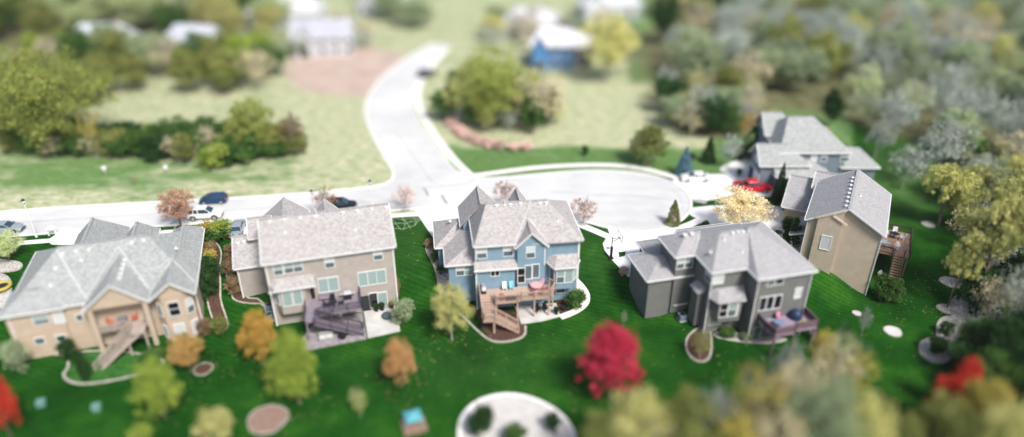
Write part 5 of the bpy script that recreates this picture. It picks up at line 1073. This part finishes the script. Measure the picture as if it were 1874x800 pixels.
# blue house deck
pinkc = mat('pink_cloth', (.62, .36, .38)); 
table(h3, 7.5, -1.1, -.2, .75, pinkc, 'round pink-topped table on the tan deck')
for i, (u, v, rz, lb) in enumerate(((7.0, -.4, .3, 'pink chair behind the round table on the tan deck'), (8.2, -.5, -.5, 'pink chair right behind the round table'), (8.5, -1.6, -1.8, 'dark pink chair right of the round table'), (6.9, -2.1, 2.6, 'dark pink chair in front of the round table'), (8.0, -2.2, 3.4, 'dark chair at the railing by the round table'))): chair(h3, u, v, -.2, rz, mat('rose_mesh', (.38, .15, .17)) if i > 1 else pinkc, lb)
chair(h3, 3.6, -.65, -.2, 0, mat('pale_green_plastic', (.72, .80, .70)), 'pale green deck chair against the blue wall'); chair(h3, 4.45, -.65, -.2, 0, mat('turquoise_plastic', (.22, .55, .68)), 'turquoise deck chair against the blue wall')
grill(h3, 1.0, -.9, -.2, 1.57, black, 'small black grill on the left end of the tan deck', steel)
pot(h3, 3.0, -2.8, -.2, .25, mat('clay_pot', (.35, .12, .09)), 'rust', 'clay planter inside the tan deck railing')
o = put('deck_box', h3, 4.1, -2.8, -.2, 'black storage box inside the tan deck railing', 'storage box'); MB().box(-.6, .6, -.25, .25, 0, .5).build('box', black, o, bevel=.03); MB().box(-.63, .63, -.28, .28, .5, .56).build('lid', black, o)
for u, v, lb in ((7.6, -1.9, 'left dark covered chair under the tan deck'), (8.6, -1.8, 'right dark covered chair under the tan deck')): chair(h3, u, v, -3.0, .4, darkm, lb)
pot(h3, 9.8, -2.6, -3.0, .28, black, 'dark', 'black planter at the patio edge right of the tan deck'); 
o = put('fire_pit', h3, 11.0, -1.7, Tz(*h3.w(11.0, -1.7)[:2])+.06, 'low black fire bowl in the mulch right of the tan deck', 'fire bowl'); MB().cyl((0, 0), .3, .1, .35, 12, .5).build('bowl', black, o); MB().cyl((0, 0), .2, 0, .1, 8).build('foot', black, o)
# dark grey house deck
o = put('covered_grill', h4, 10.1, -2.7, -.2, 'large domed navy covered grill on the plum deck', 'covered grill'); b = MB()
for k in range(6): b.cyl((0, 0), .75*math.cos(k*.24), .3+.9*math.sin(k*.24), .3+.9*math.sin((k+1)*.24), 16, .75*math.cos((k+1)*.24))
b.build('dome', mat('navy_cover', (.02, .04, .09), .4), o); MB().cyl((0, 0), .7, 0, .3, 14, .75).build('base', mat('navy_cover', (.02, .04, .09), .4), o)
table(h4, 7.3, -3.7, -.2, .6, mat('slate_blue_top', (.16, .22, .34)), 'slate blue round table on the plum deck'); chair(h4, 8.0, -2.7, -.2, .2, mat('rose_mesh2', (.55, .25, .36)), 'pink chair on the plum deck'); pot(h4, 10.0, -4.4, -.2, .25, mat('clay_pot', (.35, .12, .09)), 'yellow', 'small planter with yellow flowers on the plum deck')
# tan left house porch
table(h1, 11.3, -.1, -.2, .6, mat('grey_top', (.18, .19, .21)), 'dark grey round table on the covered porch')
chair(h1, 10.1, -.2, -.2, 1.3, mat('orange_cloth', (.55, .15, .10)), 'orange-red chair left of the porch table'); chair(h1, 12.5, 0, -.2, -1.3, mat('orange_cloth', (.55, .15, .10)), 'orange-red chair right of the porch table'); pot(h1, 14.0, -.6, -.2, .25, mat('cream_pot', (.5, .5, .42)), 'sage', 'pale planter at the porch corner')
# right house deck
table(h5, 11.2, 12.6, -.2, .7, darkm, 'dark square table between white chairs on the brown deck', .7, 4)
for u, v, rz, lb in ((10.2, 12.8, 1.57, 'white chair left of the dark table on the brown deck'), (12.2, 12.4, -1.57, 'white chair right of the dark table on the brown deck'), (11.2, 13.7, 0, 'white chair behind the dark table on the brown deck')): chair(h5, u, v, -.2, rz, mat('white_chair', (.7, .72, .74)), lb)
grill(h5, 9.9, 9.0, -.2, 0, steel, 'steel grill near the wall on the brown deck', steel); o = put('smoker', h5, 11.6, 9.2, -.2, 'white rounded ceramic smoker on the brown deck', 'smoker'); MB().cyl((0, 0), .3, .1, .75, 14, .42).cyl((0, 0), .42, .75, 1.15, 14, .2).build('body', white, o); MB().cyl((0, 0), .25, 0, .1, 10).build('base', darkm, o)
o.name = 'smoker'
o = put('urn', h5, 10.4, 6.2, Tz(*h5.w(10.4, 6.2)[:2])+.03, 'white urn on the ground below the brown deck', 'urn'); o.name = 'urn'; MB().cyl((0, 0), .22, 0, .5, 12, .35).cyl((0, 0), .35, .5, .8, 12, .2).build('body', white, o); MB().cyl((0, 0), .14, .8, .9, 10).build('lid', white, o)
p = G(1686, 425)
# foreground yard items
p = G(757, 778); o = empty('play_canopy', p, R(20)); o.scale = (.8, .8, .85); tag(o, 'blurred turquoise canopy over a low play frame on the lower lawn', 'play canopy'); MB().loft([(-1.1, -1.1, 1.5), (1.1, -1.1, 1.5), (1.1, 1.1, 1.5), (-1.1, 1.1, 1.5)], [(-.2, -.2, 2.1), (.2, -.2, 2.1), (.2, .2, 2.1), (-.2, .2, 2.1)]).build('canopy', mat('turquoise_fabric', (.10, .36, .42)), o)
for x in (-1, 1):
    for y in (-1, 1): MB().box(x-.05, x+.05, y-.05, y+.05, 0, 1.5).build('leg', palebark, o)
MB().box(-1.5, 1.5, -1.6, 1.2, 0, .25).build('base', noisy('brown_timber', (.22, .14, .1), (.32, .22, .17), 3), o)
for lb, px, py in (('faint grey-blue yard box on the dark lawn at lower left', 77, 742), ('faint grey yard box on the dark lawn left of the yellow-green tree', 178, 750)):
    p = G(px, py); o = empty('utility_box', p, .3); tag(o, lb, 'utility box', 'utility boxes on the lower lawn'); MB().box(-.4, .4, -.35, .35, 0, .6).build('cabinet', mat('pale_teal_box', (.14, .28, .24)), o, bevel=.03); MB().box(-.44, .44, -.39, .39, .6, .66).build('lid', mat('pale_teal_box', (.14, .28, .24)), o)
p = G(5, 530); o = empty('round_trampoline', p); tag(o, 'small round yellow-rimmed trampoline on the gravel at the left edge', 'trampoline'); b = MB(); b.tube([(.95*math.cos(a), .95*math.sin(a), .5) for a in [2*math.pi*k/24 for k in range(25)]], [.2]*25, 6); b.build('rim', mat('yellow_pad', (.5, .42, .08)), o); MB().cyl((0, 0), .82, .44, .5, 24).build('mat', black, o)
for k in range(4): a = k*1.571+.4; MB().box(1.0*math.cos(a)-.04, 1.0*math.cos(a)+.04, 1.0*math.sin(a)-.04, 1.0*math.sin(a)+.04, 0, .45).build('leg', darkm, o)

# ------------------------------------------------------------ air
hz = MB().box(-420, 420, -60, 620, -9, 54).mesh('haze', [])
hm = bpy.data.materials.new('haze'); hm.use_nodes = True; hn = hm.node_tree.nodes; hn.remove(hn['Principled BSDF'])
pv = hn.new('ShaderNodeVolumePrincipled'); pv.inputs['Color'].default_value = (.93, .94, .95, 1); pv.inputs['Density'].default_value = HAZE; pv.inputs['Anisotropy'].default_value = 0
hm.node_tree.links.new(pv.outputs[0], hn['Material Output'].inputs['Volume']); hz.materials.append(hm)
ho = bpy.data.objects.new('haze', hz); COL.objects.link(ho); ho['kind'] = 'stuff'
